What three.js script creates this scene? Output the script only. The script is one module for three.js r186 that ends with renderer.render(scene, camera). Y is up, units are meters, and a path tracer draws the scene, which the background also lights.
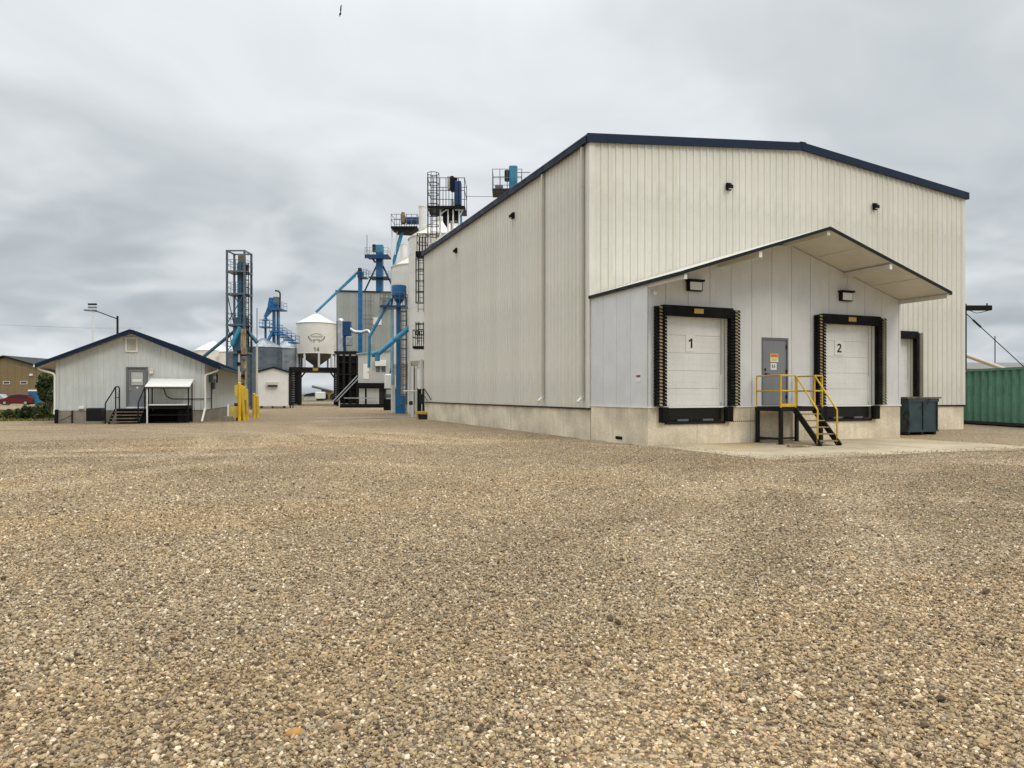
import * as THREE from 'three';
import { mergeGeometries, toCreasedNormals } from 'three/addons/utils/BufferGeometryUtils.js';
import { RoundedBoxGeometry } from 'three/addons/geometries/RoundedBoxGeometry.js';
import { TextGeometry } from 'three/addons/geometries/TextGeometry.js';
import { FontLoader } from 'three/addons/loaders/FontLoader.js';

// ---------------------------------------------------------------- camera, sky, sun, exposure
const F = 710, EYE = 1.6, HZ = 394, YAW = 22.2 * Math.PI / 180;
const CT = Math.cos(YAW), ST = Math.sin(YAW);
const scene = new THREE.Scene();
const camera = new THREE.PerspectiveCamera(2 * Math.atan(384 / F) * 180 / Math.PI, 1024 / 768, 0.1, 3000);
camera.position.set(0, EYE, 0);
camera.rotation.y = -YAW;
camera.setViewOffset(1024, 768, 0, -10, 1024, 768);
scene.add(camera);

// seeded noise
function rngOf(seed) { let s = seed | 0; return () => { s = (s + 0x6d2b79f5) | 0; let t = Math.imul(s ^ (s >>> 15), 1 | s); t = (t + Math.imul(t ^ (t >>> 7), 61 | t)) ^ t; return ((t ^ (t >>> 14)) >>> 0) / 4294967296; }; }
const hash = (x, y, s) => { let h = Math.imul(x, 374761393) ^ Math.imul(y, 668265263) ^ Math.imul(s, 1274126177); h = Math.imul(h ^ (h >>> 13), 1103515245); h = Math.imul(h ^ (h >>> 16), 2246822519); return ((h ^ (h >>> 15)) >>> 0) / 4294967296; };
const md = (a, n) => ((a % n) + n) % n;
function vnoise(x, y, s, p) {           // value noise, repeating every p cells when p is set
  const xi = Math.floor(x), yi = Math.floor(y); let fx = x - xi, fy = y - yi;
  fx = fx * fx * fx * (fx * (fx * 6 - 15) + 10); fy = fy * fy * fy * (fy * (fy * 6 - 15) + 10);
  const w = p ? (a) => md(a, p) : (a) => a;
  const a = hash(w(xi), w(yi), s), b = hash(w(xi + 1), w(yi), s), c = hash(w(xi), w(yi + 1), s), d = hash(w(xi + 1), w(yi + 1), s);
  return a + (b - a) * fx + (c - a) * fy + (a - b - c + d) * fx * fy;
}
function fbm(x, y, s, oct, p) { let v = 0, a = 0.5, n = 0; for (let i = 0; i < oct; i++) { v += a * vnoise(x, y, s + i * 17, p); n += a; a *= 0.5; x *= 2; y *= 2; if (p) p *= 2; } return v / n; }
const sstep = (a, b, x) => { const t = Math.min(1, Math.max(0, (x - a) / (b - a))); return t * t * (3 - 2 * t); };

// overcast sky: a cloud deck about 1 km up, thin in places
{
  const w = 2048, h = 1024, data = new Float32Array(w * h * 4);
  for (let j = 0; j < h; j++) {
    const el = ((j + 0.5) / h - 0.5) * Math.PI, y = Math.sin(el), c = Math.cos(el);
    for (let i = 0; i < w; i++) {
      const k = (j * w + i) * 4;
      if (el < -0.03) { data[k] = 0.16; data[k + 1] = 0.14; data[k + 2] = 0.11; data[k + 3] = 1; continue; }
      const az = ((i + 0.5) / w - 0.5) * Math.PI * 2, dx = Math.cos(az) * c, dz = Math.sin(az) * c;
      const q = 1 / (Math.max(y, 0) + 0.17), px = dx * q, pz = dz * q;
      const wx = fbm(px * 0.9 + 5.2, pz * 0.9 + 1.3, 3, 4) - 0.5, wz = fbm(px * 0.9 + 9.1, pz * 0.9 + 7.7, 8, 4) - 0.5;
      const big = fbm(px * 0.75 + wx * 1.5 + 3.3, pz * 0.75 + wz * 1.5 + 11.1, 21, 4);
      const mid = fbm(px * 1.9 + wx * 2.0, pz * 1.9 + wz * 2.0, 41, 6), puff = Math.abs(fbm(px * 3.1 + wx * 3, pz * 3.1 + wz * 3, 57, 5) - 0.5) * 2;
      const lo = sstep(0.42, 0.03, y);                                         // near the horizon one looks along the deck
      const d = (sstep(0.3, 0.7, big) - 0.5) * 0.16 + (sstep(0.32, 0.68, mid) - 0.5) * (0.12 + 0.15 * lo) + (0.28 - puff) * (0.12 + 0.12 * lo);   // >0 thin and bright, <0 thick and dark
      let L = 0.655 + 0.075 * sstep(0, 0.4, y) + 1.5 * sstep(0.42, 1, y);         // overcast: brighter towards the zenith
      L *= 1 + d;
      L = Math.max(0.38, Math.min(L, 2.9));
      const t = sstep(0.42, 0.78, L);                                          // thick cloud is blue-grey, thin cloud white
      data[k] = L * (0.885 + 0.06 * t); data[k + 1] = L * (0.985 + 0.01 * t); data[k + 2] = L * (1.055 - 0.02 * t); data[k + 3] = 1;
    }
  }
  const sky = new THREE.DataTexture(data, w, h, THREE.RGBAFormat, THREE.FloatType);
  sky.mapping = THREE.EquirectangularReflectionMapping; sky.magFilter = THREE.LinearFilter; sky.minFilter = THREE.LinearFilter; sky.needsUpdate = true;
  scene.background = sky; scene.environment = sky;
}
const sun = new THREE.DirectionalLight(0xfff3e2, 0.85);
sun.position.set(45, 80, 62); sun.target.position.set(12, 0, -22);
sun.castShadow = true; sun.shadow.radius = 28; sun.shadow.mapSize.set(2048, 2048);
Object.assign(sun.shadow.camera, { left: -80, right: 80, top: 80, bottom: -80, near: 1, far: 300 });
scene.add(sun, sun.target);
const renderer = new THREE.WebGLRenderer({ antialias: true });
renderer.setSize(1024, 768);
renderer.toneMapping = THREE.LinearToneMapping;
renderer.toneMappingExposure = 1.0;
renderer.shadowMap.enabled = true;

// ---------------------------------------------------------------- helpers
const V = (x, y, z) => new THREE.Vector3(x, y, z);
const B = (x0, x1, y0, y1, z0, z1) => { const g = new THREE.BoxGeometry(Math.abs(x1 - x0), Math.abs(y1 - y0), Math.abs(z1 - z0)); g.translate((x0 + x1) / 2, (y0 + y1) / 2, (z0 + z1) / 2); return g; };
const R = (x0, x1, y0, y1, z0, z1, r = 0.02) => { const g = new RoundedBoxGeometry(Math.abs(x1 - x0), Math.abs(y1 - y0), Math.abs(z1 - z0), 2, r); g.translate((x0 + x1) / 2, (y0 + y1) / 2, (z0 + z1) / 2); return g; };
function C(p, q, r, r2 = r, seg = 10) {           // round bar from p to q
  const a = V(...p), b = V(...q), l = a.distanceTo(b), g = new THREE.CylinderGeometry(r2, r, l, seg);
  g.applyQuaternion(new THREE.Quaternion().setFromUnitVectors(V(0, 1, 0), b.clone().sub(a).normalize()));
  g.translate((a.x + b.x) / 2, (a.y + b.y) / 2, (a.z + b.z) / 2); return g;
}
function bar(p, q, w, h = w) {                    // square bar from p to q, upright side kept upright
  const a = V(...p), b = V(...q), d = b.clone().sub(a), g = new THREE.BoxGeometry(w, h, d.length());
  const m = new THREE.Matrix4().lookAt(b, a, Math.abs(d.clone().normalize().y) > 0.99 ? V(1, 0, 0) : V(0, 1, 0)); g.applyMatrix4(m);
  g.translate((a.x + b.x) / 2, (a.y + b.y) / 2, (a.z + b.z) / 2); return g;
}
const tube = (pts, r, seg = 24, rs = 8, k = 0.25) => new THREE.TubeGeometry(new THREE.CatmullRomCurve3(pts.map((p) => V(...p)), false, 'catmullrom', k), seg, r, rs);
function prism(pts, z0, z1) {                     // polygon in x, y pulled from z0 to z1
  const s = new THREE.Shape(pts.map((p) => new THREE.Vector2(p[0], p[1])));
  const g = new THREE.ExtrudeGeometry(s, { depth: z1 - z0, bevelEnabled: false }); g.translate(0, 0, z0); return g;
}
const lathe = (pts, seg = 28, x = 0, z = 0) => { const g = new THREE.LatheGeometry(pts.map((p) => new THREE.Vector2(p[0], p[1])), seg); g.translate(x, 0, z); return g; };
function M(geos) {                                // join, with uv in metres from the face's direction
  const list = (Array.isArray(geos) ? geos : [geos]).map((g) => {
    const n = g.index ? g.toNonIndexed() : g.clone();
    for (const k of Object.keys(n.attributes)) if (k !== 'position' && k !== 'normal') n.deleteAttribute(k);
    return n;
  });
  const g = list.length > 1 ? mergeGeometries(list) : list[0];
  const p = g.attributes.position, uv = new Float32Array(p.count * 2), a = V(), b = V(), c = V();
  for (let i = 0; i < p.count; i += 3) {
    a.fromBufferAttribute(p, i); b.fromBufferAttribute(p, i + 1); c.fromBufferAttribute(p, i + 2);
    const n = b.clone().sub(a).cross(c.clone().sub(a)), x = Math.abs(n.x), y = Math.abs(n.y), z = Math.abs(n.z);
    [a, b, c].forEach((v, k) => { const o = (i + k) * 2; if (y >= x && y >= z) { uv[o] = v.x; uv[o + 1] = v.z; } else if (x >= z) { uv[o] = v.z; uv[o + 1] = v.y; } else { uv[o] = v.x; uv[o + 1] = v.y; } });
  }
  g.setAttribute('uv', new THREE.BufferAttribute(uv, 2)); return g;
}
const taken = new Map();
function numbered(n) { const k = taken.get(n) || 0; taken.set(n, k + 1); return k ? n + '_' + String(k).padStart(3, '0') : n; }
function thing(name, label, category, [x, y, z], turn = 0, group) {
  const o = new THREE.Group(); o.name = numbered(name); o.position.set(x, y, z); o.rotation.y = turn; scene.add(o);
  o.userData = { label, category }; if (group) o.userData.group = group; return o;
}
function part(parent, name, geos, mat, label) {
  const m = new THREE.Mesh(geos.isBufferGeometry && geos.attributes.uv && geos.userData.ready ? geos : M(geos), mat);
  m.name = name; m.castShadow = m.receiveShadow = true; if (label) m.userData.label = label; parent.add(m); return m;
}
const ready = (g) => { const r = M(g); r.userData.ready = true; return r; };
function struct(name, geo, mat) { const m = new THREE.Mesh(geo, mat); m.name = name; m.userData.kind = 'structure'; m.castShadow = m.receiveShadow = true; scene.add(m); return m; }
function dup(root, label, [x, y, z], turn) { const r = root.clone(); r.name = numbered(root.name.replace(/_\d{3}$/, '')); r.userData = { ...root.userData, label }; r.position.set(x, y, z); if (turn !== undefined) r.rotation.y = turn; scene.add(r); return r; }
// a point on the site: bearing measured on the survey photo (column, row) and its distance ahead
function at(px, py, d) { const l = (px - 512) / F * d; return [CT * l + ST * d, EYE + (HZ - py) / F * d, -(CT * d - ST * l)]; }
// a frame for a thing that stands d metres ahead: lx / hy turn survey columns and rows into its own metres
function frame(px, d) { const s = d / F, p = at(px, HZ, d); return { pos: [p[0], 0, p[2]], lx: (q) => (q - px) * s, hy: (r) => EYE + (HZ - r) * s, s }; }
const FACE = -YAW, along = (px) => FACE + Math.atan((512 - px) / F);   // along: depth runs straight away from the road

// ---------------------------------------------------------------- textures and materials
function texture(n, fn, srgb, tile) {
  const d = new Uint8Array(n * n * 4);
  for (let j = 0; j < n; j++) for (let i = 0; i < n; i++) { const c = fn(i / n, j / n), k = (j * n + i) * 4; if (c.length) { d[k] = c[0]; d[k + 1] = c[1]; d[k + 2] = c[2]; } else d[k] = d[k + 1] = d[k + 2] = c; d[k + 3] = 255; }
  const t = new THREE.DataTexture(d, n, n, THREE.RGBAFormat); t.wrapS = t.wrapT = THREE.RepeatWrapping; t.magFilter = t.minFilter = THREE.LinearFilter;
  if (srgb) t.colorSpace = THREE.SRGBColorSpace; t.repeat.set(1 / tile, 1 / tile); t.needsUpdate = true; return t;
}
const again = (t, tx, ty = tx) => { const c = t.clone(); c.repeat.set(1 / tx, 1 / ty); c.needsUpdate = true; return c; };
const cl = (x) => Math.max(0, Math.min(255, x));
const one = (n) => [Object.assign(n, { length: 0 })];
// rain-washed painted sheet: faint upright streaks and dust
const paintTex = texture(512, (u, v) => { const s = fbm(u * 64, v * 4, 5, 3, 4 * 16) , q = fbm(u * 6, v * 6, 9, 4, 6), f = fbm(u * 90, v * 90, 15, 2, 90); const g = 244 + (s - 0.5) * 9 + (q - 0.5) * 16 + (f - 0.5) * 6; return [cl(g + 1), cl(g), cl(g - 2)]; }, true, 3.4);
const metalTex = texture(512, (u, v) => { const q = fbm(u * 5, v * 5, 29, 5, 5), f = fbm(u * 60, v * 60, 35, 2, 60); return cl(232 + (q - 0.5) * 70 + (f - 0.5) * 20); }, true, 2.2);
const roughTex = texture(512, (u, v) => cl(175 + (fbm(u * 7, v * 7, 61, 5, 7) - 0.5) * 170), false, 1.9);
const dentTex = texture(512, (u, v) => cl(255 * fbm(u * 5, v * 5, 71, 4, 5)), false, 2.7);
const concreteTex = texture(1024, (u, v) => {
  const b = fbm(u * 5, v * 5, 81, 5, 5), st = fbm(u * 40, v * 3, 83, 4, 40), r = fbm(u * 3 + 0.3, v * 3, 85, 5, 3), f = fbm(u * 160, v * 160, 87, 2, 160), pit = hash(Math.floor(u * 1024), Math.floor(v * 1024), 89) > 0.992 ? -34 : 0;
  const g = 226 + (b - 0.5) * 90 + (st - 0.5) * 26 + (f - 0.5) * 32 + pit, rust = sstep(0.56, 0.72, r);
  return [cl(g + 3 - rust * 4), cl(g - 2 - rust * 16), cl(g - 9 - rust * 44)];
}, true, 5.3);
const concreteBump = texture(512, (u, v) => cl(255 * (0.6 * fbm(u * 12, v * 12, 91, 5, 12) + 0.4 * fbm(u * 120, v * 120, 93, 2, 120))), false, 2.1);
const woodTex = texture(512, (u, v) => { const g = 170 + (fbm(u * 60, v * 3, 101, 4, 60) - 0.5) * 150 + (fbm(u * 6, v * 6, 103, 3, 6) - 0.5) * 60; return [cl(g + 8), cl(g), cl(g - 14)]; }, true, 1.5);

// worn paint: rust blooms and chips with hard edges
const wornTex = texture(1024, (u, v) => { const q = fbm(u * 6, v * 6, 131, 6, 6), e = fbm(u * 40, v * 40, 133, 3, 40), r = sstep(0.67, 0.70, q + (e - 0.5) * 0.22), st = sstep(0.64, 0.72, fbm(u * 70, v * 5, 135, 4, 70)) * 0.16, g = 228 + (fbm(u * 9, v * 9, 137, 5, 9) - 0.5) * 80 + (e - 0.5) * 20, k = Math.max(r * 0.8, st); return [cl(g * (1 - k) + 150 * k), cl(g * (1 - k) + 104 * k), cl(g * (1 - k) + 70 * k)]; }, true, 2.6);

const srgb = (r, g, b) => new THREE.Color().setRGB(r / 255, g / 255, b / 255, THREE.SRGBColorSpace);
function paint(r, g, b, o = {}) {
  return new THREE.MeshPhysicalMaterial({ specularIntensity: o.spec ?? 1, color: srgb(r, g, b), roughness: o.rough ?? 0.62, metalness: o.metal ?? 0, map: o.map === undefined ? paintTex : o.map, roughnessMap: o.noR ? null : roughTex, bumpMap: o.bump ?? null, bumpScale: o.bs ?? 0.002, side: o.side ?? THREE.FrontSide });
}
const K = {
  siding: [paint(224, 221, 210, { bump: dentTex, bs: 0.004 }), paint(221, 218, 206, { bump: dentTex, bs: 0.004 }), paint(225, 222, 212, { bump: dentTex, bs: 0.004 })],
  panel: [paint(220, 221, 222, { bump: dentTex, bs: 0.003 }), paint(217, 218, 219, { bump: dentTex, bs: 0.003 })],
  office: [paint(204, 210, 208, { bump: dentTex, bs: 0.004 }), paint(201, 206, 205, { bump: dentTex, bs: 0.004 })],
  core: paint(196, 190, 176), navy: paint(9, 31, 58, { rough: 0.65, spec: 0.5 }), green: paint(24, 31, 30, { rough: 0.8, spec: 0.4 }), soffit: paint(218, 214, 204), roofWhite: paint(222, 219, 211, { rough: 0.5 }),
  beige: paint(206, 200, 186), white: paint(236, 236, 232), whiteBin: paint(240, 236, 226, { bump: dentTex, bs: 0.006 }), door: paint(231, 232, 228, { rough: 0.5 }),
  grey: paint(108, 109, 110), greyDoor: paint(128, 131, 136), dark: paint(32, 33, 35, { spec: 0.6 }), black: paint(15, 14, 14, { rough: 0.85, spec: 0.4 }), rubber: paint(17, 15, 14, { rough: 0.95, map: metalTex, spec: 0.35 }), steel: paint(28, 26, 25, { map: metalTex, spec: 0.5 }),
  yellow: paint(228, 186, 40, { rough: 0.55, map: metalTex }), stripe: paint(158, 142, 98, { rough: 0.8, map: metalTex }), paleYellow: paint(236, 212, 110, { map: metalTex }),
  blue: paint(22, 110, 168, { rough: 0.5, map: metalTex }), deepBlue: paint(14, 62, 112, { rough: 0.5, map: metalTex }), teal: paint(52, 142, 178, { rough: 0.5, map: metalTex }), slate: paint(54, 102, 126, { map: metalTex }), paleBlue: paint(150, 196, 214, { map: metalTex }),
  galv: paint(176, 182, 186, { metal: 0.55, rough: 0.62, map: metalTex }), galvDark: paint(112, 122, 130, { metal: 0.5, rough: 0.6, map: metalTex }), duct: paint(206, 210, 214, { metal: 0.8, rough: 0.45, map: metalTex }),
  greySiding: [paint(168, 172, 166), paint(163, 167, 162)], greyLight: paint(188, 190, 186),
  concrete: new THREE.MeshStandardMaterial({ color: srgb(236, 227, 206), map: concreteTex, bumpMap: concreteBump, bumpScale: 0.006, roughness: 0.95 }),
  apron: new THREE.MeshStandardMaterial({ color: srgb(204, 192, 166), map: again(concreteTex, 7.7), bumpMap: concreteBump, bumpScale: 0.004, roughness: 0.95 }),
  footing: new THREE.MeshStandardMaterial({ color: srgb(150, 146, 136), map: concreteTex, bumpMap: concreteBump, bumpScale: 0.006, roughness: 0.95 }),
  wood: new THREE.MeshStandardMaterial({ color: srgb(214, 200, 168), map: woodTex, bumpMap: woodTex, bumpScale: 0.006, roughness: 0.92 }),
  greyWood: new THREE.MeshStandardMaterial({ color: srgb(150, 142, 130), map: woodTex, bumpMap: woodTex, bumpScale: 0.004, roughness: 0.92 }),
  container: paint(98, 152, 130, { rough: 0.6, map: metalTex }), bin: paint(46, 70, 76, { rough: 0.65, map: wornTex, bump: dentTex, bs: 0.02 }),
  tan: paint(130, 113, 80), red: paint(92, 12, 18, { rough: 0.28, map: null, noR: true }), silver: paint(170, 174, 178, { rough: 0.3, map: null, noR: true }), toilet: paint(36, 104, 138),
  tyre: paint(24, 24, 25, { rough: 0.9, map: null }), chrome: paint(190, 192, 194, { metal: 0.8, rough: 0.3, map: null }),
  glass: new THREE.MeshPhysicalMaterial({ color: srgb(36, 42, 46), roughness: 0.06, metalness: 0, specularIntensity: 1 }),
  lens: new THREE.MeshPhysicalMaterial({ color: srgb(216, 218, 214), roughness: 0.25 }), ink: paint(20, 20, 20, { map: null, noR: true }), faded: paint(118, 118, 112, { map: null, noR: true }), orange: paint(222, 128, 40, { map: null, noR: true }), cream: paint(240, 226, 168, { map: null, noR: true }), amber: paint(176, 142, 58, { map: null, noR: true }), redInk: paint(146, 52, 44, { map: null, noR: true }),
  roofBrown: paint(120, 112, 104), dryYellow: paint(178, 158, 96),
};

// ---------------------------------------------------------------- the ground
const lumps = (x, z) => (fbm(x * 0.22 + 40, z * 0.22 + 7, 201, 3) - 0.5) * 0.05 + (fbm(x * 1.3, z * 1.3, 207, 2) - 0.5) * 0.014 - 0.022 * track(x, z);
const track = (x, z) => {                        // worn wheel paths where lorries swing round to the docks
  let w = 0;
  for (const [cx, cz, r, wd, k] of [[6, -52, 30, 0.5, 1], [6, -52, 32.1, 0.5, 1], [-14, -26, 14, 0.45, 0.8], [-14, -26, 16, 0.45, 0.8], [24, 8, 22, 0.5, 0.7], [24, 8, 24.2, 0.5, 0.7], [30, -34, 24, 0.55, 0.9], [30, -34, 26.2, 0.55, 0.9], [-6, -2, 17, 0.4, 0.6]]) {
    const d = Math.abs(Math.hypot(x - cx, z - cz) - r + (fbm(x * 0.3, z * 0.3, 221, 2) - 0.5) * 1.2); w = Math.max(w, k * (1 - sstep(wd * 0.4, wd * 1.9, d)) * sstep(0.38, 0.62, fbm(x * 0.35, z * 0.35, 227, 3)));
  }
  return w;
};
function gravelTint(x, z) {                      // fines, damp and dusty patches in the gravel
  const a = fbm(x * 0.16 + 3, z * 0.16, 231, 4), b = fbm(x * 0.9, z * 0.9, 237, 3), t = track(x, z), soil = Math.min(1.2, sstep(0.56, 0.70, fbm(x * 0.12 + 30, z * 0.3 + 9, 241, 4)) + 0.9 * sstep(-22, -34, z + 8 * (fbm(x * 0.2, z * 0.5, 251, 3) - 0.5)));
  const g = 0.93 + (a - 0.5) * 0.5 + (b - 0.5) * 0.22 + t * 0.26;
  return [g * (1.0 + soil * 0.03), g * (1 - soil * 0.01), g * (1.02 - soil * 0.06 + t * 0.02)];
}
const stonePalette = [[176, 153, 119], [161, 142, 111], [185, 165, 129], [151, 132, 101], [166, 149, 120], [197, 174, 143], [129, 112, 88], [173, 146, 110], [157, 145, 122], [223, 207, 177], [102, 87, 69], [179, 156, 119], [168, 148, 115], [180, 162, 125]].map((c) => c.map((v) => v / 255));
let gravelMap, gravelBump;
{
  const n = 2048, cells = 118, d = new Uint8Array(n * n * 4), h = new Uint8Array(n * n * 4);
  const px = new Float32Array(cells * cells), py = new Float32Array(cells * cells), pr = new Float32Array(cells * cells), pc = [];
  for (let j = 0; j < cells; j++) for (let i = 0; i < cells; i++) { const k = j * cells + i; px[k] = hash(i, j, 301) * 0.9; py[k] = hash(i, j, 303) * 0.9; pr[k] = 0.28 + 0.75 * hash(i, j, 305) ** 2; const c = stonePalette[Math.floor(hash(i, j, 307) * stonePalette.length)], g = 0.92 + 0.16 * hash(i, j, 309); pc.push([c[0] * g * 255, c[1] * g * 255, c[2] * g * 255]); }
  for (let j = 0; j < n; j++) for (let i = 0; i < n; i++) {
    const u = i / n * cells, v = j / n * cells, ci = Math.floor(u), cj = Math.floor(v); let best = 9, bk = 0;
    for (let b = -1; b <= 1; b++) for (let a = -1; a <= 1; a++) {
      const k = md(cj + b, cells) * cells + md(ci + a, cells), ex = u - ci - a - px[k], ey = v - cj - b - py[k], r = pr[k];
      const an = hash(k, 3, 311) * 3.14, ca = Math.cos(an), sa = Math.sin(an), qx = ex * ca + ey * sa, qy = (ey * ca - ex * sa) * 1.35, m = Math.hypot(qx, qy) / r;
      if (m < best) { best = m; bk = k; }
    }
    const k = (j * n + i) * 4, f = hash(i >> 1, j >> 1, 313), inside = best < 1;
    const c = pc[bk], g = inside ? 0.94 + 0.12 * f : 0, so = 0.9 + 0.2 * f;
    d[k] = cl(inside ? c[0] * g : 116 * so); d[k + 1] = cl(inside ? c[1] * g : 100 * so); d[k + 2] = cl(inside ? c[2] * g : 74 * so); d[k + 3] = 255;  // soil in the gaps, darkened to stand in for shade between stones
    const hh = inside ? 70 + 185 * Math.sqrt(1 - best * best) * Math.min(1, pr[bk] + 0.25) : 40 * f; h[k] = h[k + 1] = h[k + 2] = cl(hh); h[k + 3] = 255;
  }
  const mk = (a, s) => { const t = new THREE.DataTexture(a, n, n, THREE.RGBAFormat); t.wrapS = t.wrapT = THREE.RepeatWrapping; t.magFilter = t.minFilter = THREE.LinearFilter; if (s) t.colorSpace = THREE.SRGBColorSpace; t.repeat.set(1 / 3.3, 1 / 3.3); t.needsUpdate = true; return t; };
  gravelMap = mk(d, true); gravelBump = mk(h, false);
}
function sheet(x0, x1, z0, z1, step, y0, height, tint) {
  const nx = Math.round((x1 - x0) / step), nz = Math.round((z1 - z0) / step), g = new THREE.PlaneGeometry(x1 - x0, z1 - z0, nx, nz); g.rotateX(-Math.PI / 2); g.translate((x0 + x1) / 2, y0, (z0 + z1) / 2);
  const p = g.attributes.position, uv = g.attributes.uv, col = new Float32Array(p.count * 3);
  for (let i = 0; i < p.count; i++) { const x = p.getX(i), z = p.getZ(i); if (height) p.setY(i, y0 + height(x, z)); uv.setXY(i, x, z); const c = tint ? tint(x, z) : [1, 1, 1]; col.set(c, i * 3); }
  g.setAttribute('color', new THREE.BufferAttribute(col, 3)); g.computeVertexNormals(); return g;
}
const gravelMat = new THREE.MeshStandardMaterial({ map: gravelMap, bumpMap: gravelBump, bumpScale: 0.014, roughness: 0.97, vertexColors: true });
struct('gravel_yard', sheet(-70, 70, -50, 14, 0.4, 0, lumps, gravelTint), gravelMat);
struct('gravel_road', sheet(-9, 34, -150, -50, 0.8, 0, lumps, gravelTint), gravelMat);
const grassTex = texture(512, (u, v) => { const a = fbm(u * 10, v * 10, 331, 5, 10), b = fbm(u * 120, v * 120, 333, 2, 120); const g = 78 + (a - 0.5) * 70 + (b - 0.5) * 50; return [cl(g + 6), cl(g + 8), cl(g - 24)]; }, true, 7);
struct('ground', sheet(-1500, 1500, -1500, 1500, 60, -0.12, null, (x, z) => { const g = 0.8 + 0.5 * fbm(x * 0.004, z * 0.004, 341, 3); return [g * 1.15, g, g * 0.9]; }), new THREE.MeshStandardMaterial({ map: grassTex, roughness: 1, vertexColors: true }));
{
  const m = new THREE.Group(); m.name = 'concrete_apron'; m.userData.kind = 'structure'; scene.add(m); for (let k = 0; k < 3; k++) part(m, 'slab', [B(12.02 + k * 3.445, 12.02 + (k + 1) * 3.445 - 0.015, -0.2, 0.035 - 0.004 * (k % 2), -18.44, -13.4)], K.apron);
  struct('concrete_pad', M([B(5.6, 12.2, -0.1, 0.014, -49.5, -46.6)]), K.footing);
}
// loose stones lying on the near part of the yard
{
  const root = new THREE.Group(); root.name = 'gravel'; root.userData = { kind: 'stuff', label: 'loose grey and tan gravel stones covering the yard', category: 'gravel' }; scene.add(root);
  const rnd = rngOf(77), stoneMat = new THREE.MeshStandardMaterial({ roughness: 0.95, color: 0xffffff });
  const shapes = [];
  for (let s = 0; s < 5; s++) {
    let g = new THREE.IcosahedronGeometry(1, 1); g.deleteAttribute('uv'); g.deleteAttribute('normal');
    const p = g.attributes.position, sq = [0.5 + 0.2 * rnd(), 0.6 + 0.4 * rnd()];
    for (let i = 0; i < p.count; i++) { const x = p.getX(i), y = p.getY(i), z = p.getZ(i), q = 0.70 + 0.56 * hash(Math.round(x * 50) + 99, Math.round(y * 50) * 7 + Math.round(z * 50) * 31, 401 + s); p.setXYZ(i, x * q, y * q * sq[0], z * q * sq[1]); }
    g = toCreasedNormals(g, 0.45); shapes.push(g);
  }
  const spots = [[], [], [], [], []], add = (x, z, r, big) => spots[Math.floor(rnd() * 5)].push([x, z, r, big]);
  const ring = (r0, r1, dens, lo, hi) => { const n = Math.round(dens * 0.5 * 1.78 * (r1 * r1 - r0 * r0)); for (let i = 0; i < n; i++) { const r = Math.sqrt(r0 * r0 + rnd() * (r1 * r1 - r0 * r0)), a = YAW + (rnd() - 0.5) * 1.78, sx = Math.sin(a) * r, sz = -Math.cos(a) * r; if (sx > 11.98 && sz < -13.38 && Math.min(sx - 11.98, -13.38 - sz) > 0.9 * rnd() ** 3) continue; if (rnd() < 0.75 * track(sx, sz)) continue; add(sx, sz, lo + (hi - lo) * rnd() ** 2.6); } };
  ring(1.9, 6, 5600, 0.0045, 0.0155); ring(6, 11, 3000, 0.006, 0.016); ring(11, 15, 1500, 0.007, 0.0165); ring(15, 20, 850, 0.008, 0.017); ring(20, 29, 330, 0.009, 0.018);
  ring(1.9, 14, 14, 0.016, 0.03);
  const q = new THREE.Quaternion(), e = new THREE.Euler(), m = new THREE.Matrix4(), c = new THREE.Color();
  spots.forEach((list, s) => {
    const im = new THREE.InstancedMesh(shapes[s], stoneMat, list.length); im.name = 'stones'; im.castShadow = im.receiveShadow = true; im.userData.kind = 'stuff';
    list.forEach(([x, z, r], i) => {
      e.set((rnd() - 0.5) * 1.7, rnd() * 6.28, (rnd() - 0.5) * 1.7); q.setFromEuler(e);
      m.compose(V(x, (x > 12.02 && z < -13.4 ? 0.035 : lumps(x, z)) + r * (-0.2 + 1.3 * rnd()), z), q, V(r, r, r)); im.setMatrixAt(i, m);
      const p = stonePalette[Math.floor(rnd() * stonePalette.length)], g = 0.90 + 0.2 * rnd(), t = gravelTint(x, z);
      c.setRGB(p[0] * g, p[1] * g, p[2] * g, THREE.SRGBColorSpace); c.r *= t[0]; c.g *= t[1]; c.b *= t[2]; im.setColorAt(i, c);
    });
    root.add(im);
  });
  const st = part(thing('fieldstone', 'rounded orange-tan fieldstone lying in the near gravel', 'stone', [...(() => { const p = at(295, 735, 1136 / 341); return [p[0], 0.01, p[2]]; })()]), 'stone', [new THREE.SphereGeometry(0.04, 14, 10).scale(1.15, 0.5, 0.8)], new THREE.MeshStandardMaterial({ color: srgb(190, 146, 84), map: concreteTex, roughness: 0.9 }));
}

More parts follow.
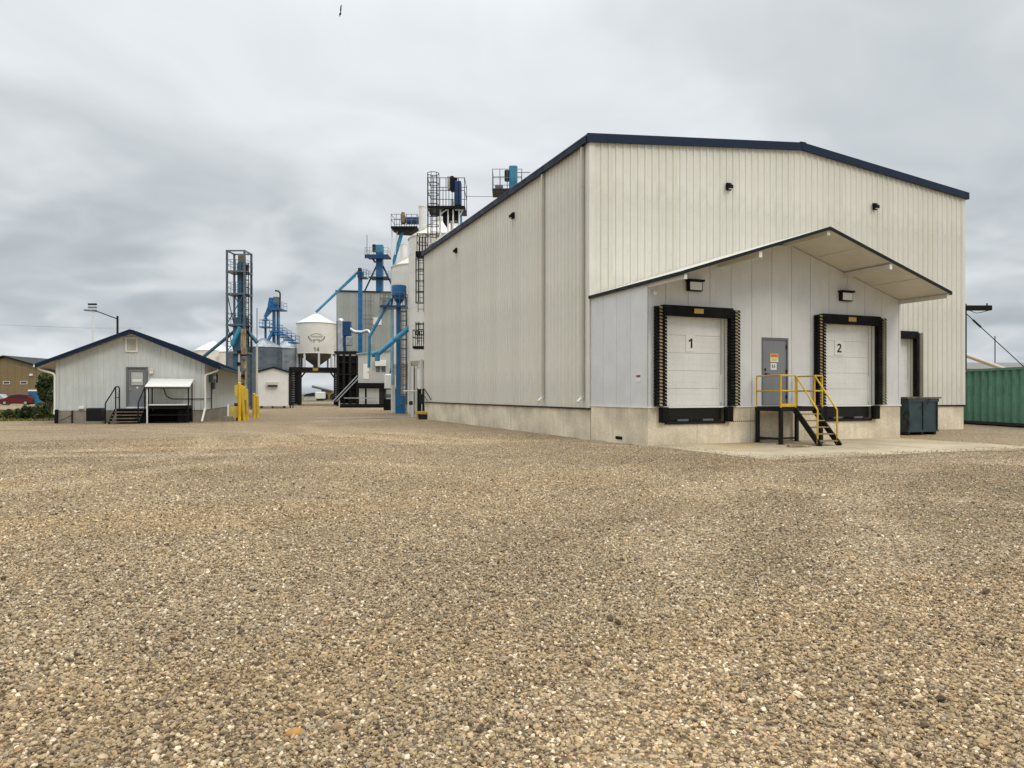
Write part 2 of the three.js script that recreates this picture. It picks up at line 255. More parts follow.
// ---------------------------------------------------------------- sheet-metal siding
function sidingPanel(w, y0, yTop, pitch = 0.3048, rib = 0.04, bw = 0.1, tw = 0.045) {       // ribbed sheet in x, ribs towards +z
  const xs = []; const n = Math.round(w / pitch);
  for (let i = 0; i < n; i++) { const c = i * pitch + pitch * 0.5; if (i === 0) xs.push([0, 0]); xs.push([c - bw / 2, 0], [c - tw / 2, rib], [c + tw / 2, rib], [c + bw / 2, 0]); xs.push([c + pitch / 2 - 0.055, 0], [c + pitch / 2 - 0.045, 0.006], [c + pitch / 2 - 0.03, 0.006], [c + pitch / 2 - 0.02, 0]); }
  xs.push([w, 0]);
  const pos = [];
  for (let i = 0; i + 1 < xs.length; i++) { const [a, za] = xs[i], [b, zb] = xs[i + 1], ta = yTop(a), tb = yTop(b); pos.push(a, y0, za, b, y0, zb, b, tb, zb, a, y0, za, b, tb, zb, a, ta, za); }
  const g = new THREE.BufferGeometry(); g.setAttribute('position', new THREE.Float32BufferAttribute(pos, 3)); g.computeVertexNormals(); return g;
}
function wallCols(x0, x1, y0, yTop, z0, z1, holes, cuts = []) {                                // upright slab in columns, with openings
  const xs = [x0, x1, ...cuts]; for (const h of holes) xs.push(h[0], h[1]);
  const s = [...new Set(xs.filter((x) => x >= x0 && x <= x1))].sort((a, b) => a - b), out = [];
  for (let i = 0; i + 1 < s.length; i++) {
    const a = s[i], b = s[i + 1], c = (a + b) / 2; if (b - a < 1e-4) continue;
    let y = y0; for (const h of holes.filter((h) => c > h[0] && c < h[1]).sort((p, r) => p[2] - r[2])) { if (h[2] > y + 1e-4) out.push(B(a, b, y, h[2], z0, z1)); y = h[3]; }
    out.push(prism([[a, y], [b, y], [b, yTop(b)], [a, yTop(a)]], z0, z1));
  }
  return out;
}
function wallLight(parent, x, y, z, turn) {           // small dark dusk-to-dawn fitting
  const g = part(parent, 'wall_light', [R(-0.11, 0.11, -0.15, 0.13, 0, 0.1, 0.02).rotateY(turn).translate(x, y, z), prism([[0, 0.12], [0.16, 0.02], [0.16, -0.1], [0, -0.16]], -0.09, 0.09).rotateY(-Math.PI / 2).translate(0, 0, 0.05).rotateY(turn).translate(x, y, z)], K.black);
  part(g, 'light_lens', [B(-0.08, 0.08, -0.13, -0.1, 0.06, 0.19).rotateY(turn).translate(x, y, z)], K.lens);
}

// ---------------------------------------------------------------- warehouse
const WW = 19.2, WD = 22, WE = 10.62, WR = 0.95, FH = 1.1;
const wTop = (x) => WE + WR * (1 - Math.abs(x - WW / 2) / (WW / 2));
{
  const t = thing('warehouse', 'large beige ribbed metal warehouse with navy roof trim', 'warehouse', [12, 0, -22.13]);
  const hole = [13.75, 16.0, 1.2, 4.0];
  part(t, 'wall_core', [...wallCols(0, WW, FH, (x) => wTop(x) - 0.05, -0.24, -0.04, [hole]), B(0.04, 0.24, FH, WE - 0.02, -WD + 0.24, -0.24), B(WW - 0.24, WW - 0.04, FH, WE - 0.02, -WD + 0.24, -0.24), ...wallCols(0.04, WW - 0.04, FH, (x) => wTop(x) - 0.05, -WD, -WD + 0.24, [])], K.core);
  const pw = 0.9144;
  for (let k = 0; k < 21; k++) {
    const x0 = k * pw, above = k >= 15 && k <= 17;
    const m = part(t, 'siding_panel', [sidingPanel(pw - 0.001, above ? 4.0 : FH + 0.01, (x) => wTop(x0 + x) - 0.04)], K.siding[(k * 7 + 1) % 3]); m.position.set(x0, 0, 0);
  }
  const sideGeo = ready([sidingPanel(pw - 0.001, FH + 0.01, () => WE - 0.02).rotateY(-Math.PI / 2)]);
  for (let k = 0; k < 24; k++) { const m = part(t, 'siding_panel', sideGeo, K.siding[(k * 5 + 2) % 3]); m.position.set(0, 0, -(k + 1) * pw - 0.03); }
  // formed corner trims, base flashing
  part(t, 'corner_trim', [B(-0.05, 0.13, FH + 0.012, WE - 0.03, 0.002, 0.05), B(-0.049, -0.002, FH + 0.013, WE - 0.031, -0.13, 0.0015)], K.siding[2]);
  part(t, 'corner_trim', [B(WW - 0.13, WW + 0.05, FH + 0.012, WE - 0.03, 0.002, 0.05), B(WW + 0.002, WW + 0.05, FH + 0.012, WE - 0.03, -0.13, 0.002)], K.siding[2]);
  part(t, 'corner_trim', [B(-0.05, -0.002, FH + 0.012, WE - 0.03, -WD - 0.03, -WD + 0.1)], K.siding[2]);
  part(t, 'base_flashing', [B(-0.055, 0.02, FH - 0.05, FH + 0.008, -WD, 0.0), B(-0.055, WW + 0.05, FH - 0.05, FH + 0.008, 0.0, 0.055)], K.steel);
  // foundation with a step at the far end
  const f = part(t, 'foundation', [B(0, WW, -0.4, FH - 0.002, -WD, 0)], K.concrete);
  for (const z of [7.4, 14.7]) part(f, 'control_joint', [B(-0.004, 0.01, -0.1, FH - 0.06, -z - 0.012, -z)], K.footing);
  // roof
  const rl = (s) => { const a = [-0.16, wTop(-0.16 * 0) - 0.0 - 0.016 + 0.06], b = [WW / 2, WE + WR + 0.06]; return s < 0 ? [a, b] : [[WW + 0.16, a[1]], b]; };
  for (const s of [-1, 1]) { const [a, b] = rl(s); part(t, 'roof', [prism(s < 0 ? [a, b, [b[0], b[1] + 0.06], [a[0], a[1] + 0.06]] : [b, a, [a[0], a[1] + 0.06], [b[0], b[1] + 0.06]], -WD - 0.1, 0.1)], K.navy); }
  for (const s of [-1, 1]) { const x0 = s < 0 ? -0.17 : WW + 0.17, y0 = WE - 0.02, x1 = WW / 2, y1 = WE + WR; const P = [[x0, y0 - 0.17], [x1, y1 - 0.17], [x1, y1 + 0.13], [x0, y0 + 0.13]]; part(t, 'rake_trim', [prism(s < 0 ? P : P.slice().reverse(), 0.062, 0.16), prism((s < 0 ? P : P.slice().reverse()).map(([x, y]) => [x, y + (y > (y0 + y1) / 2 - 99 ? 0 : 0)]).map(([x, y], i) => [x, y]), 0.105, 0.108)], K.navy); }
  part(t, 'ridge_cap', [B(WW / 2 - 0.14, WW / 2 + 0.14, WE + WR + 0.10, WE + WR + 0.15, -WD, 0.17), B(WW / 2 - 0.05, WW / 2 + 0.05, WE + WR - 0.15, WE + WR + 0.1, 0.161, 0.17)], K.navy);
  part(t, 'gutter', [B(-0.2, -0.06, WE - 0.17, WE + 0.015, -WD - 0.1, 0.06), B(-0.215, -0.2, WE + 0.0, WE + 0.03, -WD - 0.1, 0.06), B(-0.21, -0.2, WE - 0.09, WE - 0.06, -WD - 0.1, 0.06)], K.navy);
  part(t, 'gutter', [B(WW + 0.06, WW + 0.2, WE - 0.17, WE + 0.015, -WD - 0.1, 0.06)], K.navy);
  for (const z of [-0.42, -3.8]) {
    const d = part(t, 'downspout', [B(-0.14, -0.05, 1.42, WE - 0.2, z - 0.06, z + 0.05)], K.beige);
    part(d, 'elbow', [bar([-0.095, 1.46, z], [-0.3, 1.3, z + 0.06], 0.1, 0.09), B(-0.16, -0.03, 1.5, 1.53, z - 0.08, z + 0.07)], K.white);
    for (const y of [3.5, 6.5, 9]) part(d, 'strap', [B(-0.15, -0.03, y, y + 0.04, z - 0.075, z + 0.065)], K.beige);
  }
  wallLight(t, -0.04, 9.5, -6.95, -Math.PI / 2); wallLight(t, -0.04, 9.5, -15.2, -Math.PI / 2); wallLight(t, 5.96, 9.55, 0.04, 0); wallLight(t, 13.6, 9.55, 0.04, 0);
  // third dock opening, half hidden behind the annex
  dockDoor(t, 13.75, 16.0, 1.2, 4.0, -0.03, null);
  part(t, 'handrail', [C([-0.1, 1.95, -21.9], [-0.1, 1.25, -20.2], 0.028), C([-0.1, 1.5, -21.9], [-0.1, 1.18, -21], 0.02), C([-0.1, 1.95, -21.9], [-0.1, 0.9, -21.9], 0.025)], K.black);
}
function dockDoor(t, x0, x1, y0, y1, zf, number) {    // sectional door in its reveal with a pleated dock seal round it
  const dz = zf - 0.16, door = part(t, 'dock_door', [B(x0 - 0.1, x1 + 0.1, y0 - 0.05, y1 + 0.1, dz - 0.09, dz - 0.05)], K.door), n = 5, h = (y1 - y0) / n;
  for (let k = 0; k < n; k++) { const a = y0 + k * h + 0.004, b = y0 + (k + 1) * h - 0.004; part(door, 'door_section', [B(x0 + 0.12, x1 - 0.12, a, b, dz - 0.05, dz), B(x0 + 0.2, x1 - 0.2, a + h * 0.34, a + h * 0.345 + 0.006, dz, dz + 0.004), B(x0 + 0.2, x1 - 0.2, a + h * 0.66, a + h * 0.66 + 0.008, dz, dz + 0.004)], K.door); }
  part(door, 'door_track', [B(x0 + 0.01, x0 + 0.1, y0, y1, dz - 0.04, dz + 0.03)], K.white); part(door, 'door_track', [B(x1 - 0.1, x1 - 0.01, y0, y1, dz - 0.04, dz + 0.03), B(x1 - 0.16, x1 - 0.1, y0 + 0.1, y0 + 1.0, dz + 0.003, dz + 0.025)], K.white);
  const pr = 0.23, pad = 0.34;
  const seal = part(t, 'dock_seal', [R(x0 - 0.12, x1 + 0.12, y1, y1 + 0.33, zf + 0.002, zf + pr - 0.03, 0.03)], K.rubber, 'black padded head of the dock seal');
  for (const s of [-1, 1]) {
    const a = s < 0 ? x0 - pad : x1, b = s < 0 ? x0 : x1 + pad, geo = [B(a + 0.03, b - 0.03, y0, y1 + 0.27, zf + 0.002, zf + pr - 0.07)], str = [], np = 30, ph = (y1 + 0.28 - y0) / np;
    for (let k = 0; k < np; k++) {                       // each pleat is a flap that droops outward
      const y = y0 + k * ph, P = [[zf + 0.03, y + ph * 0.98], [zf + pr - 0.05, y + ph * 0.96], [zf + pr, y + ph * 0.1], [zf + 0.03, y + ph * 0.3]];
      const g = prism(P.map(([z, yy]) => [-z, yy]).reverse(), s < 0 ? a - 0.015 : a - 0.01, s < 0 ? b + 0.01 : b + 0.02); g.applyMatrix4(new THREE.Matrix4().makeBasis(V(0, 0, -1), V(0, 1, 0), V(1, 0, 0))); geo.push(g);
      const c = s < 0 ? a + 0.13 : b - 0.12, Q = [[zf + pr - 0.046, y + ph * 0.95], [zf + pr + 0.003, y + ph * 0.2], [zf + pr - 0.03, y + ph * 0.2], [zf + pr - 0.07, y + ph * 0.95]];
      const q = prism(Q.map(([z, yy]) => [-z, yy]), c - 0.05, c + 0.05); q.applyMatrix4(new THREE.Matrix4().makeBasis(V(0, 0, -1), V(0, 1, 0), V(1, 0, 0))); str.push(q);
    }
    const p = part(t, 'dock_seal_pad', geo, K.rubber, 'pleated black side pad of the dock seal'); part(p, 'guide_stripe', str, K.stripe, 'yellow guide stripe on the pleats');
  }
  if (number) {
    part(seal, 'maker_label', [B((x0 + x1) / 2 - 0.2, (x0 + x1) / 2 + 0.15, y1 + 0.1, y1 + 0.25, zf + pr - 0.03, zf + pr - 0.02)], K.amber);
    part(seal, 'label_print', [B((x0 + x1) / 2 - 0.19, (x0 + x1) / 2 - 0.12, y1 + 0.12, y1 + 0.23, zf + pr - 0.02, zf + pr - 0.017), B((x0 + x1) / 2 - 0.08, (x0 + x1) / 2 + 0.13, y1 + 0.12, y1 + 0.16, zf + pr - 0.02, zf + pr - 0.017)], K.dryYellow);
  }
  return { door, seal, dz };
}

// ---------------------------------------------------------------- loading dock annex
const font = await new FontLoader().loadAsync('fonts/droid/droid_sans_bold.typeface.json');
const text = (s, size, depth = 0.004) => { const g = new TextGeometry(s, { font, size, depth, curveSegments: 5, bevelEnabled: false }); g.computeBoundingBox(); const b = g.boundingBox; g.translate(-(b.min.x + b.max.x) / 2, -(b.min.y + b.max.y) / 2, 0); return g; };
{
  const t = thing('loading_dock_annex', 'pale grey gabled loading dock built against the warehouse', 'loading dock', [12, 0, -18.45]);
  const AW = 10.67, AD = 3.62, FA = 1.2, E = 4.98, sl = (6.66 - E) / (AW / 2), top = (x) => E + sl * Math.min(x, AW - x);
  const holes = [[0.54, 2.96, 1.22, 4.0], [6.93, 9.4, 1.22, 4.0], [4.36, 5.48, 1.22, 3.46]];
  part(t, 'wall_core', [...wallCols(0.1, AW - 0.1, FA, (x) => top(x) - 0.03, -0.24, -0.09, holes), B(0.1, 0.24, FA, E - 0.06, -AD, -0.24), B(AW - 0.24, AW - 0.1, FA, E - 0.06, -AD, -0.24)], K.core);
  const seams = [0, 0.64]; for (let x = 1.47; x < AW - 0.5; x += 0.83) seams.push(x); seams.push(AW);
  for (let k = 0; k + 1 < seams.length; k++) part(t, 'wall_panel', wallCols(seams[k] + 0.007, seams[k + 1] - 0.007, FA + 0.02, (x) => top(x) - 0.02, -0.1, 0, holes), K.panel[(k * 5) % 2]);
  for (let k = 0; k < 4; k++) part(t, 'wall_panel', [B(0, 0.1, FA + 0.02, E - 0.03, -0.11 - (k + 1) * 0.875 + 0.006, -0.11 - k * 0.875 - 0.006)], K.panel[k % 2]);
  part(t, 'wall_panel', [B(AW - 0.1, AW, FA + 0.02, E - 0.03, -AD, -0.11)], K.panel[0]);
  part(t, 'corner_trim', [B(-0.012, 0.09, FA + 0.022, E - 0.02, 0.001, 0.012), B(-0.012, -0.001, FA + 0.022, E - 0.02, -0.1, 0.012)], K.panel[1]);
  part(t, 'corner_trim', [B(AW - 0.09, AW + 0.012, FA + 0.022, E - 0.02, 0.001, 0.012)], K.panel[1]);
  part(t, 'base_flashing', [B(-0.03, AW + 0.03, FA - 0.03, FA + 0.018, -0.05, 0.03), B(-0.03, 0.03, FA - 0.03, FA + 0.018, -AD, -0.05)], K.white);
  // foundation with the two leveller pits
  const pits = [[0.5, 2.95, 0.72, FA + 0.5], [6.9, 9.35, 0.72, FA + 0.5]];
  const fd = [B(0, AW, -0.4, FA - 0.032, -AD, -0.6)];
  for (const [a, b] of [[0, 0.5], [2.95, 6.9], [9.35, AW]]) fd.push(B(a, b, -0.4, FA - 0.032, -0.6, 0)); for (const p of pits) fd.push(B(p[0], p[1], -0.4, 0.72, -0.6, 0));
  const f = part(t, 'foundation', fd, K.concrete);
  for (const [x, y] of [[3.9, FA - 0.04], [6.2, FA - 0.04], [1.8, 0.7]]) part(f, 'control_joint', [B(x, x + 0.012, 0, y, -0.01, 0.003)], K.footing);
  part(f, 'drain_outlet', [B(-0.02, 0.03, 0.12, 0.22, -1.9, -1.5)], K.black);
  // rope of black beads / tie holes row along the wall
  part(f, 'tie_holes', Array.from({ length: 12 }, (_, i) => B(3.12 + i * 0.083, 3.155 + i * 0.083, 0.70, 0.74, 0.001, 0.006)), K.black).userData.kind = 'stuff';
  for (const p of pits) {
    const l = part(t, 'dock_leveller', [B(p[0] + 0.15, p[1] - 0.15, FA - 0.06, FA - 0.01, -0.58, -0.02), bar([(p[0] + p[1]) / 2 - 1.05, FA - 0.06, -0.04], [(p[0] + p[1]) / 2 - 1.05, 0.86, 0.04], 0.02), B(p[0] + 0.2, p[1] - 0.2, 0.80, FA - 0.06, -0.06, -0.03), B(p[0] + 0.1, p[1] - 0.1, 0.66, 0.74, 0.001, 0.05)], K.steel);
    for (const x of [p[0] + 0.55, p[1] - 0.95]) part(l, 'lip_keeper', [B(x, x + 0.4, 0.76, 0.82, -0.029, 0.05)], K.galvDark);
    for (const x of [p[0] - 0.14, p[1] - 0.16]) part(t, 'dock_bumper', [R(x, x + 0.3, 0.72, FA - 0.005, 0.035, 0.17, 0.02), R(x + 0.04, x + 0.26, 0.76, FA - 0.04, 0.17, 0.2, 0.01)], K.rubber);
  }
  holes.slice(0, 2).forEach((h, i) => {
    const { door, dz } = dockDoor(t, h[0], h[1], h[2], h[3], 0, true), x = i ? 7.9 : 1.66, y = 3.2;
    const plate = part(door, 'number_plate', i ? [R(x - 0.2, x + 0.2, y - 0.26, y + 0.26, dz + 0.006, dz + 0.016, 0.004)] : [R(x - 0.17, x + 0.17, y - 0.27, y + 0.27, dz + 0.006, dz + 0.016, 0.004)], K.white, 'white plate with the number ' + (i + 1));
    const n = part(door, 'number', [text(String(i + 1), 0.3).translate(x - 0.0, y, dz + 0.018)], K.ink); void plate; void n;
  });
  // man door
  {
    const d = part(t, 'door', [B(4.43, 5.41, 1.24, 3.39, -0.07, -0.02)], K.greyDoor, 'grey steel door with two warning signs');
    part(d, 'door_frame', [B(4.36, 4.43, 1.22, 3.46, -0.1, 0.012), B(5.41, 5.48, 1.22, 3.46, -0.1, 0.012), B(4.43, 5.41, 3.39, 3.46, -0.1, 0.012)], K.grey);
    part(d, 'handle', [C([4.53, 2.26, -0.02], [4.53, 2.26, 0.05], 0.03), bar([4.53, 2.26, 0.05], [4.66, 2.26, 0.05], 0.025)], K.dark); part(d, 'lock', [B(4.5, 4.56, 2.36, 2.44, -0.02, 0.0)], K.dark);
    part(d, 'warning_sign', [B(4.74, 5.07, 2.66, 2.93, -0.019, -0.012)], K.cream); part(d, 'sign_header', [B(4.75, 5.06, 2.81, 2.92, -0.012, -0.009)], K.orange);
    part(d, 'sign_print', [B(4.78, 5.03, 2.85, 2.88, -0.009, -0.007), B(4.78, 5.03, 2.75, 2.765, -0.012, -0.009), B(4.8, 5.0, 2.71, 2.725, -0.012, -0.009)], K.faded);
    part(d, 'notice', [B(4.75, 5.0, 2.4, 2.62, -0.019, -0.012)], K.white); part(d, 'notice_print', [B(4.8, 4.86, 2.48, 2.57, -0.012, -0.009), B(4.9, 4.94, 2.48, 2.57, -0.012, -0.009), B(4.82, 4.95, 2.46, 2.475, -0.012, -0.009)], K.faded);
    for (const y of [1.45, 2.3, 3.1]) part(d, 'hinge', [B(5.39, 5.43, y, y + 0.12, -0.02, 0.018)], K.dark);
  }
  // floodlights, camera, notice on the side
  for (const x of [1.66, 7.98]) { const y = 4.98; const l = part(t, 'flood_light', [R(x - 0.27, x + 0.27, y - 0.17, y + 0.17, 0.002, 0.14, 0.03), B(x - 0.3, x + 0.3, y + 0.13, y + 0.19, 0.002, 0.2)], K.black); part(l, 'light_lens', [R(x - 0.22, x + 0.22, y - 0.14, y + 0.11, 0.135, 0.16, 0.01)], K.lens); }
  part(t, 'security_camera', [C([0.2, 4.72, 0.002], [0.2, 4.72, 0.1], 0.05), new THREE.SphereGeometry(0.07, 12, 8).translate(0.2, 4.66, 0.12)], K.white);
  part(t, 'side_notice', [B(-0.012, -0.001, 1.98, 2.2, -0.65, -0.4)], K.white); part(t, 'notice_header', [B(-0.016, -0.012, 2.12, 2.19, -0.64, -0.41)], K.redInk);
  // roof: two slabs with a soffit, dark edge trim and the outrigger beams
  const z0 = -AD - 0.02, z1 = 1.89, e = 0.06;
  for (const s of [-1, 1]) {
    const X = (x) => (s < 0 ? x : AW - x), y0 = E - e * sl, P = (o, h) => { const a = [[X(-e), y0 + o], [X(AW / 2), y0 + o + sl * (AW / 2 + e)], [X(AW / 2), y0 + o + h + sl * (AW / 2 + e)], [X(-e), y0 + o + h]]; return s < 0 ? a : a.reverse(); };
    const r = part(t, 'roof', [prism(P(0.03, 0.07), z0, z1)], K.roofWhite); part(r, 'soffit', [prism(P(0, 0.028), z0, z1 - 0.01)], K.soffit);
    part(r, 'edge_trim', [prism(P(0.0, 0.1), z1 + 0.002, z1 + 0.03)], K.green);
    part(r, 'eave_trim', [s < 0 ? B(-e - 0.03, -e - 0.002, y0 - 0.02, y0 + 0.085, z0, z1 + 0.03) : B(AW + e + 0.002, AW + e + 0.03, y0 - 0.02, y0 + 0.1, z0, z1 + 0.03)], K.green);
    const bx = s < 0 ? 2.68 : 7.98, by = E + sl * 2.68; const bm = part(t, 'canopy_beam', [bar([bx, by - 0.11, 0.002], [bx, by - 0.11, z1 - 0.04], 0.1, 0.16)], K.soffit); part(bm, 'end_cap', [B(bx - 0.055, bx + 0.055, by - 0.2, by - 0.02, z1 - 0.04, z1 - 0.03)], K.white);
    const ex = s < 0 ? 0.03 : AW - 0.03; const eb = part(t, 'canopy_beam', [bar([ex, E - 0.08, 0.02], [ex, E - 0.08, z1 - 0.04], 0.08, 0.12)], K.soffit); part(eb, 'end_cap', [B(ex - 0.05, ex + 0.05, E - 0.15, E - 0.01, z1 - 0.04, z1 - 0.03)], K.white);
    for (const q of [1.4, 4.0]) { const y = E + sl * q - 0.008; part(r, 'soffit_seam', [B(X(q) - 0.01, X(q) + 0.01, y - 0.008, y + 0.006, 0.02, z1 - 0.02)], K.soffit); }
  }
  part(t, 'ridge_beam', [B(AW / 2 - 0.06, AW / 2 + 0.06, 6.5, 6.64, 0.002, z1 - 0.04)], K.soffit);
}

// ---------------------------------------------------------------- steel stairs to the dock door
{
  const t = thing('dock_staircase', 'black steel landing and stairs with yellow railings at dock door', 'stairs', [16, 0, -18.4]);
  const L = 1.75, Dp = 1.15, H = 1.2, sx0 = 0.62, sx1 = 1.4, z0 = 0.05, z1 = z0 + Dp, run = 0.98;
  const deck = part(t, 'landing', [B(0, L, H - 0.14, H - 0.02, z0, z1)], K.steel); part(deck, 'grating', Array.from({ length: 24 }, (_, i) => B(0.03 + i * 0.071, 0.05 + i * 0.071, H - 0.02, H + 0.005, z0 + 0.02, z1 - 0.02)), K.steel);
  for (const [x, z] of [[0.06, z0 + 0.06], [L - 0.06, z0 + 0.06], [0.06, z1 - 0.06], [L - 0.06, z1 - 0.06]]) part(t, 'post', [B(x - 0.05, x + 0.05, 0.03, H - 0.14, z - 0.05, z + 0.05), B(x - 0.09, x + 0.09, 0.03, 0.05, z - 0.09, z + 0.09)], K.steel);
  part(t, 'cross_brace', [bar([0.06, 0.2, z0 + 0.06], [0.06, 0.2, z1 - 0.06], 0.06), bar([0.06, 0.14, z0 + 0.02], [L - 0.06, 0.14, z0 + 0.02], 0.05)], K.steel);
  for (const x of [sx0, sx1]) part(t, 'stringer', [bar([x, H - 0.1, z1 - 0.05], [x, 0.02, z1 + run], 0.045, 0.18)], K.steel);
  for (let k = 0; k < 5; k++) { const y = H - 0.2 * (k + 1) - 0.01, z = z1 + (run / 5.6) * (k + 0.5); part(t, 'tread', [B(sx0 + 0.026, sx1 - 0.026, y - 0.035, y, z - 0.12, z + 0.13), B(sx0 + 0.026, sx1 - 0.026, y - 0.03, y + 0.004, z + 0.13, z + 0.145)], K.stripe); }
  const rail = (pts, name = 'railing') => part(t, name, pts.map(([p, q]) => C(p, q, 0.026, 0.026, 8)), K.yellow);
  const hr = H + 0.98, mr = H + 0.5, zf = z1 - 0.03, xb = 0.03, xe = L - 0.03;
  rail([[[xb, H - 0.1, z0 + 0.05], [xb, hr, z0 + 0.05]], [[xb, H - 0.1, zf], [xb, hr, zf]], [[xb, hr, z0 + 0.05], [xb, hr, zf]], [[xb, mr, z0 + 0.05], [xb, mr, zf]]]);
  rail([[[xb, hr, zf], [sx0, hr, zf]], [[xb, mr, zf], [sx0, mr, zf]], [[sx0, H - 0.15, zf], [sx0, hr, zf]]]);
  rail([[[xe, H - 0.1, z0 + 0.05], [xe, hr, z0 + 0.05]], [[xe, H - 0.1, zf], [xe, hr, zf]], [[xe, hr, z0 + 0.05], [xe, hr, zf]], [[xe, mr, z0 + 0.05], [xe, mr, zf]], [[xe, hr, zf], [sx1, hr, zf]], [[xe, mr, zf], [sx1, mr, zf]], [[sx1, H - 0.15, zf], [sx1, hr, zf]]]);
  for (const x of [sx0 + 0.0, sx1]) rail([[[x, hr, zf], [x, 1.12, z1 + run - 0.12]], [[x, 0.08, z1 + run - 0.12], [x, 1.12, z1 + run - 0.12]]], 'stair_rail');
  part(t, 'kick_plate', [B(xb, sx0, H, H + 0.1, zf - 0.01, zf)], K.yellow);
}
{
  const t = thing('scrap_board', 'small pale board lying on concrete beside the dock stairs', 'board', [15.75, 0.035, -16.25]);
  part(t, 'board', [bar([-0.35, 0.04, 0], [0.35, 0.03, 0.1], 0.18, 0.05)], K.wood);
}
// ---------------------------------------------------------------- steel bin beside the annex
{
  const t = thing('steel_bin', 'dented blue-grey steel bin with plank lid below third dock', 'bin', [24.5, 0, -19.6]);
  t.scale.set(0.84, 1, 0.95);
  const body = part(t, 'body', [R(0, 1.95, 0.12, 1.42, -1.1, 0, 0.02), B(-0.04, 1.99, 1.3, 1.42, -1.14, 0.045), B(-0.03, 1.98, 0.12, 0.2, -1.12, 0.03)], K.bin);
  part(body, 'rib', [0.02, 0.95, 1.86].map((x) => B(x, x + 0.07, 0.2, 1.3, 0.001, 0.04)), K.bin);
  for (const x of [0.05, 0.9, 1.75]) part(t, 'skid', [B(x, x + 0.14, 0.0, 0.12, -1.08, -0.02)], K.dark);
  const rnd = rngOf(5); for (let k = 0; k < 4; k++) part(t, 'lid_plank', [B(-0.12, 2.1, 1.425, 1.475 + rnd() * 0.01, -1.15 + k * 0.31, -1.15 + k * 0.31 + 0.295).rotateZ((rnd() - 0.5) * 0.012)], K.greyWood);
}
// ---------------------------------------------------------------- shipping container and what stands beyond it
{
  const a = [36.6, -25.9], b = [35.2, -22.0], yaw = Math.atan2(b[0] - a[0], b[1] - a[1]), len = 12.19;
  const t = thing('shipping_container', 'green corrugated shipping container right of the warehouse', 'container', [a[0], 0, a[1]], yaw); // local +z runs towards the viewer
  const w = 2.44, h = 2.9, s0 = -4.2, s1 = s0 + len, pos = [], pitch = 0.53;
  const prof = []; for (let z = s0 + 0.16; z < s1 - 0.2; z += pitch) prof.push([z, 0], [z + pitch * 0.36, 0], [z + pitch * 0.5, -0.11], [z + pitch * 0.86, -0.11]); prof.push([s1 - 0.16, 0]);
  for (const x of [0]) for (let i = 0; i + 1 < prof.length; i++) { const [z, d] = prof[i], [z2, d2] = prof[i + 1]; const xa = x + 0.03 - d, xb = x + 0.03 - d2; pos.push(xa, 0.2, z, xb, 0.2, z2, xb, h - 0.12, z2, xa, 0.2, z, xb, h - 0.12, z2, xa, h - 0.12, z); }
  const g = new THREE.BufferGeometry(); g.setAttribute('position', new THREE.Float32BufferAttribute(pos, 3)); g.computeVertexNormals();
  part(t, 'side_wall', [g], K.container); part(t, 'side_wall', [B(w - 0.06, w, 0.2, h - 0.12, s0, s1)], K.container);
  part(t, 'roof', [B(0.02, w - 0.02, h - 0.05, h - 0.01, s0, s1)], K.container);
  part(t, 'top_rail', [B(0, 0.07, h - 0.12, h, s0 + 0.16, s1 - 0.16)], K.container); part(t, 'bottom_rail', [B(0, 0.07, 0.06, 0.2, s0 + 0.16, s1 - 0.16)], K.dark);
  for (const z of [s0, s1 - 0.16]) part(t, 'corner_post', [B(0, 0.16, 0.06, h, z, z + 0.16), B(w - 0.16, w, 0.06, h, z, z + 0.16)], K.container);
  part(t, 'end_wall', [B(0.16, w - 0.16, 0.2, h - 0.05, s0 + 0.02, s0 + 0.06)], K.container); part(t, 'door', [B(0.16, w - 0.16, 0.2, h - 0.05, s1 - 0.08, s1 - 0.04)], K.container);
  part(t, 'floor', [B(0.08, w - 0.08, 0.1, 0.2, s0, s1)], K.dark);
}
{
  const f = frame(1010, 62), t = thing('low_building', 'low building with weathered brown roof behind the green container', 'building', f.pos, FACE);
  part(t, 'wall', [B(f.lx(955), f.lx(1085), -0.1, f.hy(370) - 0.06, -10, 0)], K.greyLight);
  part(t, 'roof', [prism([[-0.4, f.hy(370) - 0.05], [10.4, f.hy(370) - 0.05], [10.4, f.hy(370) + 0.1], [5, f.hy(360)], [-0.4, f.hy(370) + 0.1]], 0, f.lx(1090) - f.lx(950)).rotateY(Math.PI / 2).translate(f.lx(950), 0, 0).scale(1, 1, 1)], K.roofBrown);
}
{
  const d = 46, f = frame(966, d), t = thing('grain_auger', 'pale auger tube sloping down behind the green container', 'auger', f.pos, FACE);
  part(t, 'tube', [C([f.lx(952), f.hy(350.5), 0], [f.lx(1004), f.hy(369), 0], 0.13)], K.beige); part(t, 'support', [C([f.lx(962), 0, 0], [f.lx(962), f.hy(354), 0], 0.06), C([f.lx(1000), 0, 0], [f.lx(1000), f.hy(368), 0], 0.06)], K.grey);
}
